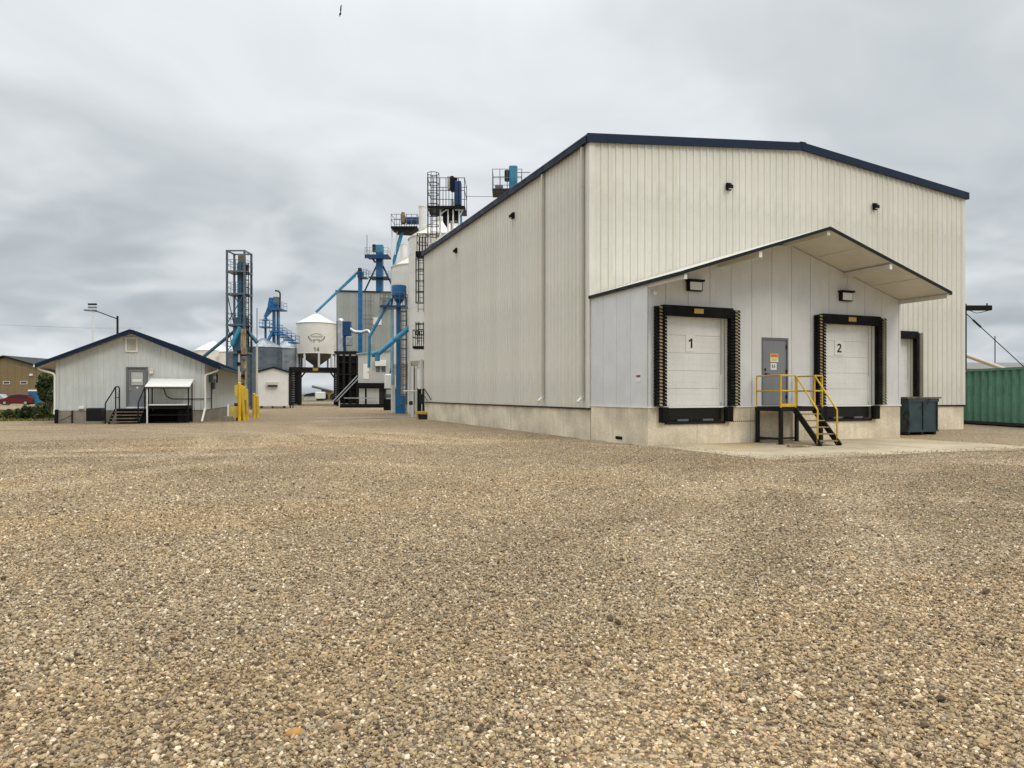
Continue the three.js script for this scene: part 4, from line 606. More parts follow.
// elevated hopper bin over the drive-through scale
{
  const d = 104, f = frame(316.5, d), r = 19.2 * f.s, e = f.hy(324), lo = f.hy(354), ped = f.hy(368);
  const t = thing('hopper_bin', 'white hopper bin with oval emblem raised over the drive-through', 'hopper bin', f.pos, FACE);
  part(t, 'wall', [toCreasedNormals(lathe([[r, lo - 0.05], [r + 0.03, lo], [r, lo + 0.05], [r, e]], 48).toNonIndexed(), 0.5)], K.whiteBin); part(t, 'roof', [toCreasedNormals(lathe([[r + 0.1, e - 0.04], [r + 0.1, e + 0.02], [0.35, f.hy(314)], [0.35, f.hy(313)], [0.01, f.hy(312.6)]], 48).toNonIndexed(), 0.5)], K.white);
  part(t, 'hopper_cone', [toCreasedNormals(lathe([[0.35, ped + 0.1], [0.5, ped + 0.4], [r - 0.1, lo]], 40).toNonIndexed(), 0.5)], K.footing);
  for (let k = 0; k < 8; k++) { const a = (k + 0.5) / 8 * 6.283; part(t, 'leg', [C([Math.cos(a) * r * 0.95, ped, Math.sin(a) * r * 0.95], [Math.cos(a) * r * 0.95, lo, Math.sin(a) * r * 0.95], 0.16)], K.white); }
  const y0 = f.hy(338.8), logo = [], rr = r + 0.012, put = (g, x, y) => { const a = x / r + 0.27; g.rotateY(a); g.translate(Math.sin(a) * rr, y0 + (y - y0) * 1.3, Math.cos(a) * rr); return g; };
  for (let k = -13; k <= 13; k++) { const u = k / 13, x = u * 0.9, w = 0.085; logo.push(put(B(-w / 2, w / 2, -0.03, 0.03, 0, 0.015), x, y0 + 0.45 * Math.sqrt(1 - u * u * 0.9) - 0.05)); }
  for (const s of [-1, 1]) for (let k = 0; k < 6; k++) { const a = 0.5 + k * 0.22; logo.push(put(B(-0.13, 0.13, -0.05, 0.05, 0, 0.015).rotateZ(s * (0.9 - k * 0.35)), s * (1.12 - 0.03 * k * k), y0 + 0.32 - a * 0.5)); }
  const rnd = rngOf(31); for (let k = 0; k < 9; k++) { logo.push(put(B(-0.035, 0.035, -0.11, 0.11, 0, 0.015).rotateZ((rnd() - 0.5) * 0.8), -0.62 + k * 0.16, y0 + 0.08)); if (k < 6) logo.push(put(B(-0.05, 0.05, -0.1, 0.1, 0, 0.015), -0.4 + k * 0.17, y0 - 0.28)); }
  part(t, 'emblem', logo, K.faded, 'oval wreath emblem with small dark print');
  part(t, 'bin_number', [text('14', 0.55, 0.03).rotateY(0.27).translate(Math.sin(0.27) * (r + 0.015), f.hy(350.2), Math.cos(0.27) * (r + 0.015))], K.faded);
  const fr = thing('drive_through_frame', 'black steel portal frame carrying the white hopper bin', 'frame', f.pos, along(316.5)), xl = f.lx(291), xr = f.lx(338);
  part(fr, 'deck', [B(xl, xr, f.hy(372.5), ped - 0.01, -3, 3)], K.steel); for (const [a, b] of [[291, 302], [333.5, 338]]) for (const z of [-2.7, 2.2]) part(fr, 'column', [B(f.lx(a), f.lx(a) + 0.5, 0, f.hy(372.5), z, z + 0.5), B(f.lx(b) - 0.5, f.lx(b), 0, f.hy(372.5), z, z + 0.5), ...(b - a > 6 ? [B(f.lx(a) + 0.5, f.lx(b) - 0.5, 0.2, f.hy(373), z + 0.1, z + 0.2)] : [])], K.steel);
  for (const s of [[302, 1], [333.5, -1]]) part(fr, 'knee_brace', [bar([f.lx(s[0]), f.hy(378), 2.4], [f.lx(s[0] + s[1] * 4), f.hy(372.6), 2.4], 0.2)], K.steel);
  const rungs = []; for (let k = 0; k < 15; k++) { const y = 0.5 + k * 0.33; rungs.push(B(f.lx(334), f.lx(337), y, y + 0.14, 2.71, 2.78)); } part(fr, 'ladder_rungs', rungs, K.galv); const rl = []; for (let k = 0; k < 13; k++) rl.push(B(f.lx(293.5), f.lx(296), 0.5 + k * 0.33, 0.64 + k * 0.33, 2.71, 2.78)); part(fr, 'ladder_rungs', rl, K.galv);
  part(fr, 'height_sign', [B(f.lx(313), f.lx(318), f.hy(371.5), f.hy(368.6), 3.0, 3.04)], K.amber);
}
// things seen through the portal
{
  const d = 190, f = frame(320, d), t = thing('tan_combine', 'tan field machine with raised unloading tube seen through portal', 'machine', f.pos, FACE);
  part(t, 'body', [prism([[f.lx(324), f.hy(400)], [f.lx(338), f.hy(400)], [f.lx(338), f.hy(392)], [f.lx(331), f.hy(390)], [f.lx(321), f.hy(390)]], -3, 0)], K.dryYellow); part(t, 'unloading_tube', [C([f.lx(332), f.hy(391), 0.4], [f.lx(312.5), f.hy(386.3), 0.4], 0.35)], K.grey); for (const q of [325, 334]) part(t, 'wheel', [C([f.lx(q), 0.9, 0.1], [f.lx(q), 0.9, 0.8], 0.9, 0.9, 16)], K.tyre);
  const w = frame(319, 170), u = thing('white_tank', 'small white tank trailer seen through the portal', 'tank', w.pos, FACE); part(u, 'tank', [R(w.lx(315), w.lx(323.5), w.hy(399), w.hy(392), -2, 0, 0.2)], K.white); part(u, 'chassis', [B(w.lx(316), w.lx(323), 0, w.hy(399), -1.6, -0.3)], K.dark);
  const g = frame(309, 178), v = thing('low_shed', 'low dark shed left of the white tank trailer', 'shed', g.pos, FACE); part(v, 'wall', [B(g.lx(304), g.lx(314), 0, g.hy(396), -5, 0)], K.greyLight); part(v, 'roof', [prism([[g.lx(303), g.hy(396)], [g.lx(314.5), g.hy(396)], [g.lx(314), g.hy(392.5)], [g.lx(306), g.hy(394)]], -5.2, 0.2)], K.dark);
}
// grey processing tower
{
  const d = 112, f = frame(378, d), t = thing('processing_tower', 'tall grey ribbed processing tower behind the white hopper bin', 'building', f.pos, along(378)), x0 = f.lx(337.5), x1 = f.lx(424), H = f.hy(292.5);
  part(t, 'wall_core', [B(x0 + 0.02, x1, 0, H - 0.02, -9, -0.02)], K.greyLight); const n = 14, pw = (x1 - x0) / n, geo = ready([sidingPanel(pw - 0.01, 0, () => H, pw / 3, 0.04)]);
  for (let k = 0; k < n; k++) { const m = part(t, 'siding_panel', geo, K.greySiding[k % 2]); m.position.set(x0 + k * pw, 0, 0); }
  part(t, 'roof', [B(x0 - 0.15, x1 + 0.1, H, H + 0.2, -9.2, 0.2)], K.dark); part(t, 'window', [B(f.lx(373), f.lx(381.5), f.hy(325), f.hy(317.5), 0.05, 0.1)], K.white); part(t, 'window', [B(f.lx(374), f.lx(381), f.hy(372), f.hy(366), 0.05, 0.1)], K.white);
  const w = []; for (const q of [302, 316, 320, 325]) w.push(B(f.lx(362), f.lx(374), f.hy(q), f.hy(q) + 0.08, 0.5, 0.58)); part(t, 'walkway_rail', [...w, C([f.lx(366), f.hy(380), 0.5], [f.lx(366), f.hy(294), 0.5], 0.05), C([f.lx(371), f.hy(380), 0.5], [f.lx(371), f.hy(294), 0.5], 0.05)], K.grey);
  deckRail(t, f.lx(382), f.lx(390), f.hy(305), 0.1, 1.2, K.grey, 1.1, 3);
}
{
  const d = 103, f = frame(359, d), t = thing('slim_elevator', 'slender blue bucket elevator beside the grey tower', 'elevator', f.pos, FACE);
  part(t, 'leg', [B(f.lx(358.4), f.lx(362.2), 0, f.hy(276), -0.25, 0.25)], K.blue); part(t, 'head', [R(f.lx(357.8), f.lx(363), f.hy(278), f.hy(271.5), -0.4, 0.4, 0.1)], K.deepBlue); part(t, 'drive_motor', [C([f.lx(359), f.hy(270), -0.3], [f.lx(361), f.hy(270), 0.3], 0.24), R(f.lx(358.2), f.lx(361.5), f.hy(272), f.hy(268), -0.25, 0.25, 0.06)], K.dark);
  deckRail(t, f.lx(360), f.lx(367.5), f.hy(277.6), -0.7, 0.7, K.deepBlue, 1.1, 3); part(t, 'spout', [C([f.lx(358.5), f.hy(271.5), 0.1], [f.lx(316.5), f.hy(312.5), 0.3], 0.18), C([f.lx(356), f.hy(276), 0.2], [f.lx(318), f.hy(312.5), 0.7], 0.1)], K.teal);
  const e = frame(379.5, 116), u = thing('twin_deck_elevator', 'blue elevator head with two railed platforms above grey tower', 'elevator', e.pos, FACE);
  part(u, 'leg', [B(e.lx(376.5), e.lx(383), 0, e.hy(247), -0.5, 0.5)], K.blue); part(u, 'head', [R(e.lx(376), e.lx(383.5), e.hy(254), e.hy(245), -0.6, 0.6, 0.15)], K.teal); part(u, 'drive_motor', [R(e.lx(372.5), e.lx(376), e.hy(252), e.hy(244.5), -0.3, 0.3, 0.1)], K.dark);
  deckRail(u, e.lx(367), e.lx(390), e.hy(256.5), -1.8, 1.8, K.grey, 1.1, 5, K.deepBlue); deckRail(u, e.lx(370.5), e.lx(390), e.hy(278), -1.5, 1.5, K.grey, 0.9, 4, K.deepBlue); part(u, 'toe_board', [B(e.lx(367), e.lx(390), e.hy(260.5), e.hy(256.8), 1.78, 1.84)], K.deepBlue);
  part(u, 'brace', [bar([e.lx(376.5), e.hy(266), 0], [e.lx(364.5), e.hy(293), 0.4], 0.25), bar([e.lx(383), e.hy(266), 0], [e.lx(394), e.hy(289), 0.4], 0.25), bar([e.lx(376), e.hy(263), 0.5], [e.lx(373), e.hy(259), 0.5], 0.3)], K.deepBlue); part(u, 'antenna', [C([e.lx(367), e.hy(256), 0], [e.lx(367), e.hy(235), 0], 0.05)], K.grey);
}
// duct work, fan and cyclone left of the tower
{
  const d = 98, f = frame(346, d), t = thing('dust_collector', 'silver duct and navy fan housing above the dark stair structure', 'machine', f.pos, FACE);
  part(t, 'duct', [C([f.lx(341), f.hy(352), 0], [f.lx(341), f.hy(322), 0], 0.48, 0.48, 18), new THREE.SphereGeometry(0.48, 16, 8).translate(f.lx(341), f.hy(321.5), 0)], K.duct); part(t, 'fan_housing', [R(f.lx(344), f.lx(351), f.hy(336), f.hy(321.5), -0.4, 0.5, 0.08), B(f.lx(344), f.lx(346), f.hy(352), f.hy(336), -0.2, 0.3)], K.deepBlue); part(t, 'rear_panel', [B(f.lx(335.7), f.lx(339), f.hy(352), f.hy(320.5), -1, -0.5)], K.black);
  part(t, 'elbow_duct', [tube([[f.lx(350), f.hy(329), 0.2], [f.lx(355), f.hy(332), 0.2], [f.lx(362), f.hy(332.5), 0.3], [f.lx(368), f.hy(331), 0.4], [f.lx(371), f.hy(335), 0.4], [f.lx(371), f.hy(345), 0.4]], 0.26, 30, 10)], K.duct);
  part(t, 'motor', [R(f.lx(347), f.lx(353), f.hy(346), f.hy(337), 0, 0.8, 0.1)], K.galv); part(t, 'base_frame', [B(f.lx(336), f.lx(358), f.hy(354), f.hy(351.5), -1.5, 1)], K.steel);
  const g = frame(348, 95), u = thing('stair_structure', 'dark open steel stair structure right of the drive-through', 'structure', g.pos, along(348)), bars = [];
  for (const q of [338, 344, 350, 357]) for (const z of [-4, 0]) bars.push(B(g.lx(q) - 0.16, g.lx(q) + 0.16, 0, g.hy(353), z - 0.16, z + 0.16)); part(u, 'column', bars, K.steel);
  part(u, 'cladding', [B(g.lx(338.5), g.lx(358), 0.3, g.hy(354.5), -4.1, -3.2), B(g.lx(348), g.lx(358), 0.3, g.hy(356), -3.2, -0.2)], K.black); for (const q of [362, 374, 388]) part(u, 'floor_deck', [B(g.lx(338), g.lx(358), g.hy(q) - 0.12, g.hy(q), -4, 0.2)], K.steel);
  const st = []; for (let k = 0; k < 16; k++) { const q = k / 15; st.push(B(g.lx(336 + 21 * q) - 0.2, g.lx(336 + 21 * q) + 0.2, g.hy(402 - 25 * q) - 0.06, g.hy(402 - 25 * q), 0.4, 1.3)); } part(u, 'stair_treads', st, K.steel);
  for (const o of [0, 3.2]) part(u, 'stair_rail', [C([g.lx(334 + o), g.hy(401 - 0), 1.3], [g.lx(357 + o), g.hy(376), 1.3], 0.08)], K.galv); part(u, 'concrete_stub', [B(g.lx(339), g.lx(340.2), 0, 0.9, 0.5, 0.7)], K.white);
}
// pale cabin on a dark base, rooftop blower, poly tank
{
  const d = 84, f = frame(375, d), t = thing('control_cabin', 'pale grey metal cabin raised on a dark base', 'cabin', f.pos, along(375)), x0 = f.lx(358.5), x1 = f.lx(391), yb = f.hy(383);
  part(t, 'wall', [prism([[x0, yb], [x1, yb], [x1, f.hy(350)], [x0, f.hy(354.5)]], -4, 0)], K.greyLight); part(t, 'roof', [prism([[x0 - 0.2, f.hy(354.6)], [x1 + 0.2, f.hy(349.9)], [x1 + 0.2, f.hy(349)], [x0 - 0.2, f.hy(353.6)]], -4.2, 0.25)], K.paleBlue);
  const dr = part(t, 'door', [B(f.lx(363.5), f.lx(369), f.hy(379), f.hy(364), 0.003, 0.05)], K.white); part(dr, 'handle', [B(f.lx(368), f.lx(368.5), f.hy(373), f.hy(371.5), 0.05, 0.1)], K.dark); part(t, 'window', [B(f.lx(376), f.lx(380), f.hy(372), f.hy(366), 0.003, 0.04)], K.galvDark); part(t, 'window', [B(f.lx(381.5), f.lx(385.5), f.hy(372), f.hy(366), 0.003, 0.04)], K.galvDark); part(t, 'awning', [B(f.lx(375), f.lx(386), f.hy(366), f.hy(360), 0.05, 0.5)], K.white);
  part(t, 'base_deck', [B(x0 - 0.2, f.lx(386), yb - 0.35, yb, -4, 0.7)], K.black); part(t, 'base_panel', [B(f.lx(359.5), f.lx(365), f.hy(404), f.hy(388.5), -0.1, 0.0), B(f.lx(367), f.lx(379), f.hy(404), f.hy(388.5), -0.1, 0.0)], K.greyLight); part(t, 'base_wall', [B(x0, f.lx(384), 0.1, yb - 0.35, -4, -0.12)], K.dark); part(t, 'sill_beam', [B(f.lx(341), f.lx(386), 0, 0.42, -1, 0.3)], K.black); part(t, 'side_rail', [B(f.lx(345), f.lx(379), f.hy(398.5), f.hy(397.5), 0.4, 0.46)], K.galv);
  const k = frame(390, 70), u = thing('poly_tank', 'white plastic tank on a black stand beside the blue column', 'tank', k.pos, FACE); part(u, 'tank', [toCreasedNormals(lathe([[0.01, k.hy(388.5)], [5.4 * k.s, k.hy(388.5)], [5.5 * k.s, k.hy(387.5)], [5.5 * k.s, k.hy(375.3)], [4.6 * k.s, k.hy(374.2)], [0.01, k.hy(373.6)]], 26).toNonIndexed(), 0.6)], K.white); part(u, 'outlet_pipe', [tube([[0, k.hy(374), 0], [k.lx(391), k.hy(368), 0], [k.lx(393), k.hy(362), 0]], 0.07)], K.black);
  part(u, 'stand', [B(-0.55, -0.45, 0, k.hy(388.5), -0.5, 0.5), B(0.45, 0.55, 0, k.hy(388.5), -0.5, 0.5), B(-0.55, 0.55, k.hy(389.5), k.hy(388.6), -0.5, 0.5), B(-0.55, 0.55, 0.02, 1.1, -0.5, 0.45)], K.black); part(u, 'pump', [R(-0.3, 0.3, 1.25, 1.6, 0, 0.4, 0.05)], K.galvDark);
}
// blue cyclone on its column and the pale conveyor tube
{
  const d = 58, f = frame(398.5, d), t = thing('blue_cyclone', 'blue cyclone hopper on a tall column by the white bins', 'cyclone', f.pos, FACE), cx = f.lx(399), r = 7.4 * f.s;
  part(t, 'drum', [toCreasedNormals(lathe([[0.01, f.hy(285.2)], [r * 0.9, f.hy(285.4)], [r, f.hy(286.2)], [r, f.hy(296)], [r * 0.9, f.hy(297)], [0.18, f.hy(303.5)]], 28, cx, 0).toNonIndexed(), 0.5)], K.blue);
  for (const [a, b] of [[392, 391.5], [405.5, 406]]) part(t, 'strut', [bar([f.lx(a + 0.6), f.hy(297), 0], [f.lx(b), f.hy(306.5), 0], 0.12)], K.deepBlue); part(t, 'column', [B(f.lx(396.5), f.lx(400.5), 0, f.hy(303), -0.16, 0.16)], K.blue); part(t, 'base_box', [B(f.lx(396), f.lx(405.5), 0, f.hy(395.5), -0.25, 0.35)], K.blue); part(t, 'side_pipe', [C([f.lx(393), f.hy(385), 0.3], [f.lx(393), f.hy(310), 0.3], 0.11)], K.paleBlue);
  deckRail(t, f.lx(381.5), f.lx(406.5), f.hy(306.5), -0.8, 0.8, K.grey, 1.05, 5, K.deepBlue); part(t, 'down_spout', [C([f.lx(391), f.hy(299), 0.2], [f.lx(371), f.hy(337), 0.6], 0.13), C([f.lx(371), f.hy(337), 0.6], [f.lx(370.4), f.hy(368), 0.6], 0.12)], K.teal); cage(t, f.lx(404), 0.2, 0.2, f.hy(310), 0.28, K.grey);
  const g = frame(400, 55.5), u = thing('conveyor_tube', 'pale blue conveyor tube slanting up to the white bins', 'conveyor', g.pos, FACE); part(u, 'tube', [C([g.lx(377.5), g.hy(354), 0], [g.lx(428), g.hy(304), -3], 0.2, 0.2, 16)], K.teal); part(u, 'inlet', [C([g.lx(377.6), g.hy(354), 0], [g.lx(377.3), g.hy(361), 0], 0.2), C([g.lx(372), g.hy(354.5), -0.2], [g.lx(379), g.hy(353), 0], 0.22)], K.teal); part(u, 'flange', [0.3, 0.62].map((q) => { const x = g.lx(377.5) + q * (g.lx(428) - g.lx(377.5)), y = g.hy(354) + q * (g.hy(304) - g.hy(354)); return C([x, y, -3 * q], [x + 0.06, y + 0.06, -3 * q], 0.26, 0.26, 16); }), K.teal); part(u, 'support', [C([g.lx(410), 0, -2.2], [g.lx(410), g.hy(322.5), -2.2], 0.06)], K.grey);
}
// the row of tall white bins behind the warehouse
{
  const words = ['nearest tall white hopper bin rising just behind the warehouse', 'middle tall white hopper bin behind the warehouse', 'farthest tall white hopper bin behind the warehouse'];
  [[16.5, 49], [16.5, 55.2], [16.5, 61.4]].forEach(([x, v], k) => {
    const t = thing('tall_white_bin', words[k], 'grain bin', [x, 0, -v], 0, 'tall white bins behind the warehouse'), r = 2.75, e = [12.3, 14.0, 12.75][k], vt = [0, 2.4, 1.9][k], pts = [[r, 4.2]]; for (let y = 5.6; y < e; y += 1.4) pts.push([r, y - 0.03], [r + 0.02, y], [r, y + 0.03]); pts.push([r, e]);
    part(t, 'wall', [toCreasedNormals(lathe(pts, 48).toNonIndexed(), 0.5)], K.whiteBin); part(t, 'roof', [toCreasedNormals(lathe([[r + 0.06, e - 0.05], [r + 0.05, e + 0.02], [0.5, e + 1.45], [0.5, e + 1.6], [0.01, e + 1.62]], 48).toNonIndexed(), 0.5)], K.whiteBin); part(t, 'hopper_cone', [toCreasedNormals(lathe([[0.3, 1.5], [r, 4.2]], 40).toNonIndexed(), 0.5)], K.whiteBin);
    for (let i = 0; i < 10; i++) { const a = i / 10 * 6.283; part(t, 'leg', [B(-0.09, 0.09, 0, 4.3, -0.09, 0.09).translate(Math.cos(a) * r, 0, Math.sin(a) * r)], K.white); }
    if (k) part(t, 'vent', [C([-r * 0.66, e + 0.2, 0.4], [-r * 0.66, e + vt, 0.4], 0.28, 0.28, 18), C([-r * 0.66, e + vt, 0.4], [-r * 0.66, e + vt + 0.08, 0.4], 0.32, 0.32, 18)], K.white);
    part(t, 'roof_ladder', [bar([-r, e, 0.5], [-0.6, e + 1.5, 0.3], 0.06), bar([-r, e, 0.9], [-0.6, e + 1.5, 0.7], 0.06)], K.beige);
  });
  // caged ladder and landings on the first bin, seen at the warehouse corner
  const f = frame(420, 49), t = thing('ladder_tower', 'black caged ladder with landings at the warehouse far corner', 'ladder', f.pos, FACE);
  deckRail(t, f.lx(417.5), f.lx(427), f.hy(254), -0.7, 0.5, K.black, 1.3, 3); deckRail(t, f.lx(413.5), f.lx(427), f.hy(346.5), -0.7, 0.5, K.black, 1.1, 3); for (const [a, b] of [[345, 322], [313, 256]]) cage(t, f.lx(420.5), 0, f.hy(a) + 0.1, f.hy(b), 0.34, K.black); part(t, 'landing_skirt', [B(f.lx(416.5), f.lx(424), f.hy(257), f.hy(252.5), -0.5, 0.5)], K.black);
  // lower pipework by the corner
  part(t, 'column', [B(f.lx(411.5), f.lx(413.6), 0, f.hy(366), -0.1, 0.1), B(f.lx(418.6), f.lx(420), 0, f.hy(362), 0, 0.15), B(f.lx(414.5), f.lx(417), 0, f.hy(366), -0.6, -0.3)], K.white); part(t, 'pale_rail', [C([f.lx(404), f.hy(391), 0.2], [f.lx(419), f.hy(391), 0.2], 0.04)], K.white);
  const g = frame(421, 47.2), u = thing('drum_stand', 'white drum on a dark stand with yellow step at warehouse corner', 'stand', g.pos, FACE); part(u, 'drum', [C([g.lx(421), g.hy(389), 0], [g.lx(421), g.hy(369), 0], 0.24, 0.24, 18)], K.white); for (const q of [417.5, 419.5, 422.5]) part(u, 'post', [B(g.lx(q), g.lx(q) + 0.1, 0, g.hy(388), -0.15, 0.15)], K.black); part(u, 'motor', [R(g.lx(420), g.lx(424), g.hy(404), g.hy(394), -0.1, 0.3, 0.04)], K.dark); part(u, 'valve', [R(g.lx(409.5), g.lx(413), g.hy(405), g.hy(401), 0, 0.3, 0.06)], K.dark);
  const y = frame(424, 45), w = thing('yellow_step', 'low yellow step stool at the warehouse far corner', 'step', y.pos, FACE); part(w, 'tread', [R(y.lx(416), y.lx(432), 0.33, 0.5, -0.2, 0.2, 0.02)], K.yellow); part(w, 'leg', [B(y.lx(417), y.lx(418), 0, 0.33, -0.15, 0.15), B(y.lx(430), y.lx(431), 0, 0.33, -0.15, 0.15)], K.yellow); part(w, 'block', [B(y.lx(419), y.lx(428), 0, 0.3, -0.15, 0.12)], K.dark);
}
// roof-top gear over the white bins
{
  const d = 52, f = frame(447, d), t = thing('rooftop_platform', 'black railed platform with ladder cage and blue drive above bins', 'platform', f.pos, FACE), y = f.hy(210);
  deckRail(t, f.lx(429), f.lx(466), y, -1.2, 1.2, K.black, 2.0, 6); cage(t, f.lx(434.5), 0.9, f.hy(247), f.hy(177), 0.42, K.black); cage(t, f.lx(434.5), 0.9, f.hy(247), f.hy(213), 0.42, K.black); for (const q of [441.5, 449, 454, 460]) part(t, 'support_post', [C([f.lx(q), f.hy(238), 0.8], [f.lx(q), y - 0.16, 0.8], 0.06)], K.white); part(t, 'knee_brace', [bar([f.lx(441.5), f.hy(203 + 14), 0.8], [f.lx(448), y - 0.16, 0.8], 0.08), bar([f.lx(456), y - 0.2, 0.8], [f.lx(463), f.hy(213), 0.8], 0.08), bar([f.lx(460), f.hy(219), 0.8], [f.lx(464), y - 0.16, 0.8], 0.08)], K.white);
  part(t, 'elevator_head', [R(f.lx(454.5), f.lx(461.5), f.hy(207), f.hy(182), -0.5, 0.4, 0.08)], K.deepBlue); part(t, 'drive_motor', [R(f.lx(450.5), f.lx(454.5), f.hy(192), f.hy(177.5), -0.2, 0.5, 0.1), C([f.lx(451), f.hy(178.5), 0], [f.lx(457), f.hy(180), 0], 0.16)], K.black); part(t, 'vent_cap', [R(f.lx(447.5), f.lx(450.5), f.hy(190), f.hy(176.5), -0.3, 0.2, 0.04)], K.beige); part(t, 'lower_gear', [R(f.lx(443), f.lx(459), f.hy(221), y - 0.2, -0.8, 0.2, 0.05), prism([[f.lx(443), f.hy(222)], [f.lx(449), f.hy(222)], [f.lx(447), f.hy(228)]].reverse(), -0.3, 0.3)], K.steel); part(t, 'elevator_leg', [B(f.lx(450.5), f.lx(453.5), f.hy(245), f.hy(200), -0.3, 0.1)], K.whiteBin); part(t, 'spout', [C([f.lx(459), f.hy(208), 0], [f.lx(462), f.hy(240), 0.4], 0.16)], K.teal);
  const g = frame(508, 56), u = thing('blue_rooftop_drive', 'blue drive head with railing peeking over warehouse roof edge', 'elevator', g.pos, FACE); part(u, 'head', [R(g.lx(509), g.lx(517.5), g.hy(196), g.hy(166.5), -0.4, 0.4, 0.12), B(g.lx(510), g.lx(516), 6, g.hy(196), -0.35, 0.35)], K.teal); part(u, 'drive_motor', [R(g.lx(504.5), g.lx(509.5), g.hy(181), g.hy(171), -0.3, 0.4, 0.1)], K.dark); deckRail(u, g.lx(492.5), g.lx(522), g.hy(192), -1, 1, K.galvDark, 1.5, 4, K.dark); part(u, 'gear_box', [R(g.lx(495), g.lx(503), g.hy(193), g.hy(185), -0.4, 0.2, 0.1)], K.grey); part(u, 'rail_extension', [C([g.lx(517), g.hy(172.5), 0], [g.lx(530), g.hy(172.5), 0], 0.03)], K.galvDark);
  const e = frame(405, 63), v = thing('bin_top_platform', 'black platform with blue conveyor drive on the farthest bin', 'platform', e.pos, FACE); deckRail(v, e.lx(392.5), e.lx(418.5), e.hy(228.5), -0.9, 0.9, K.grey, 1.05, 5, K.black); part(v, 'skirt', [prism([[e.lx(393), e.hy(230)], [e.lx(396), e.hy(233)], [e.lx(414), e.hy(234)], [e.lx(417), e.hy(229)], [e.lx(393), e.hy(228.7)]], -0.8, 0.85)], K.black); part(v, 'conveyor', [R(e.lx(406), e.lx(420), e.hy(223.5), e.hy(218), -0.4, 0.4, 0.05)], K.deepBlue); part(v, 'gear_motor', [R(e.lx(401), e.lx(405.5), e.hy(224), e.hy(215), -0.25, 0.35, 0.1), C([e.lx(403), e.hy(216), 0], [e.lx(403), e.hy(212.5), 0], 0.16)], K.tan);
  part(v, 'support_post', [C([e.lx(392.8), e.hy(310), 0.5], [e.lx(392.8), e.hy(229), 0.5], 0.06), C([e.lx(396), e.hy(256), 0.5], [e.lx(398), e.hy(233), 0.5], 0.05)], K.white); part(v, 'spout', [C([e.lx(402.5), e.hy(233), 0.3], [e.lx(397), e.hy(252), 0.3], 0.17), C([e.lx(397), e.hy(252), 0.3], [e.lx(393), e.hy(268), 0.3], 0.15), C([e.lx(393), e.hy(268), 0.3], [e.lx(392.6), e.hy(372), 0.3], 0.14)], K.teal);
  const k = frame(480, 54), w = thing('span_wire', 'thin wire strung between the rooftop platforms', 'wire', k.pos, FACE); part(w, 'wire', [C([k.lx(466), k.hy(196.4), 0], [k.lx(493), k.hy(196.6), 0], 0.02, 0.02, 5)], K.grey);
}
// ---------------------------------------------------------------- far left: lights, brown building, cars, greenery
{
  const d = 160, f = frame(93, d), t = thing('floodlight_mast', 'white sports floodlight mast far behind the office', 'mast', f.pos, FACE); part(t, 'pole', [C([0, 0, 0], [0, f.hy(312), 0], 0.3, 0.2, 12)], K.white); const ar = []; for (let i = -1; i <= 1; i++) ar.push(B(-0.95, 0.95, f.hy(308) + i * 0.7 - 0.06, f.hy(308) + i * 0.7 + 0.06, -0.06, 0.06)); part(t, 'crossarm', ar, K.galv); for (let j = 0; j < 3; j++) for (let i = 0; i < 4; i++) part(t, 'lamp_head', [C([-0.75 + i * 0.5, f.hy(308) + (j - 1) * 0.7 + 0.2, -0.1], [-0.75 + i * 0.5, f.hy(308) + (j - 1) * 0.7 + 0.1, 0.35], 0.16, 0.24, 10)], j === 2 ? K.dark : K.galv);
  const e = frame(117.5, 62), u = thing('street_lamp', 'dark street lamp pole with long arm above the office roof', 'street lamp', e.pos, FACE); part(u, 'pole', [C([0, 0, 0], [0, e.hy(316), 0], 0.09, 0.09, 10)], K.dark); const am = part(u, 'arm', [C([0, e.hy(319), 0], [e.lx(99), e.hy(312), 0], 0.045), C([e.lx(99), e.hy(312), 0], [e.lx(92), e.hy(310.5), 0], 0.045)], K.dark); part(am, 'lamp_head', [R(e.lx(84.5), e.lx(93), e.hy(311), e.hy(309), -0.14, 0.14, 0.05)], K.galv);
  const w = thing('power_line', 'thin power line crossing the grey sky at far left', 'wire', at(0, 394, 150).map((v, i) => (i === 1 ? 0 : v)), FACE), s = 150 / F; part(w, 'cable', [tube([[-30, EYE + 70 * s, 0], [0, EYE + 69 * s, 0], [9, EYE + 67.6 * s, 0], [18, EYE + 66 * s, 0], [30, EYE + 66 * s, 0]], 0.03, 30, 5)], K.galv);
}
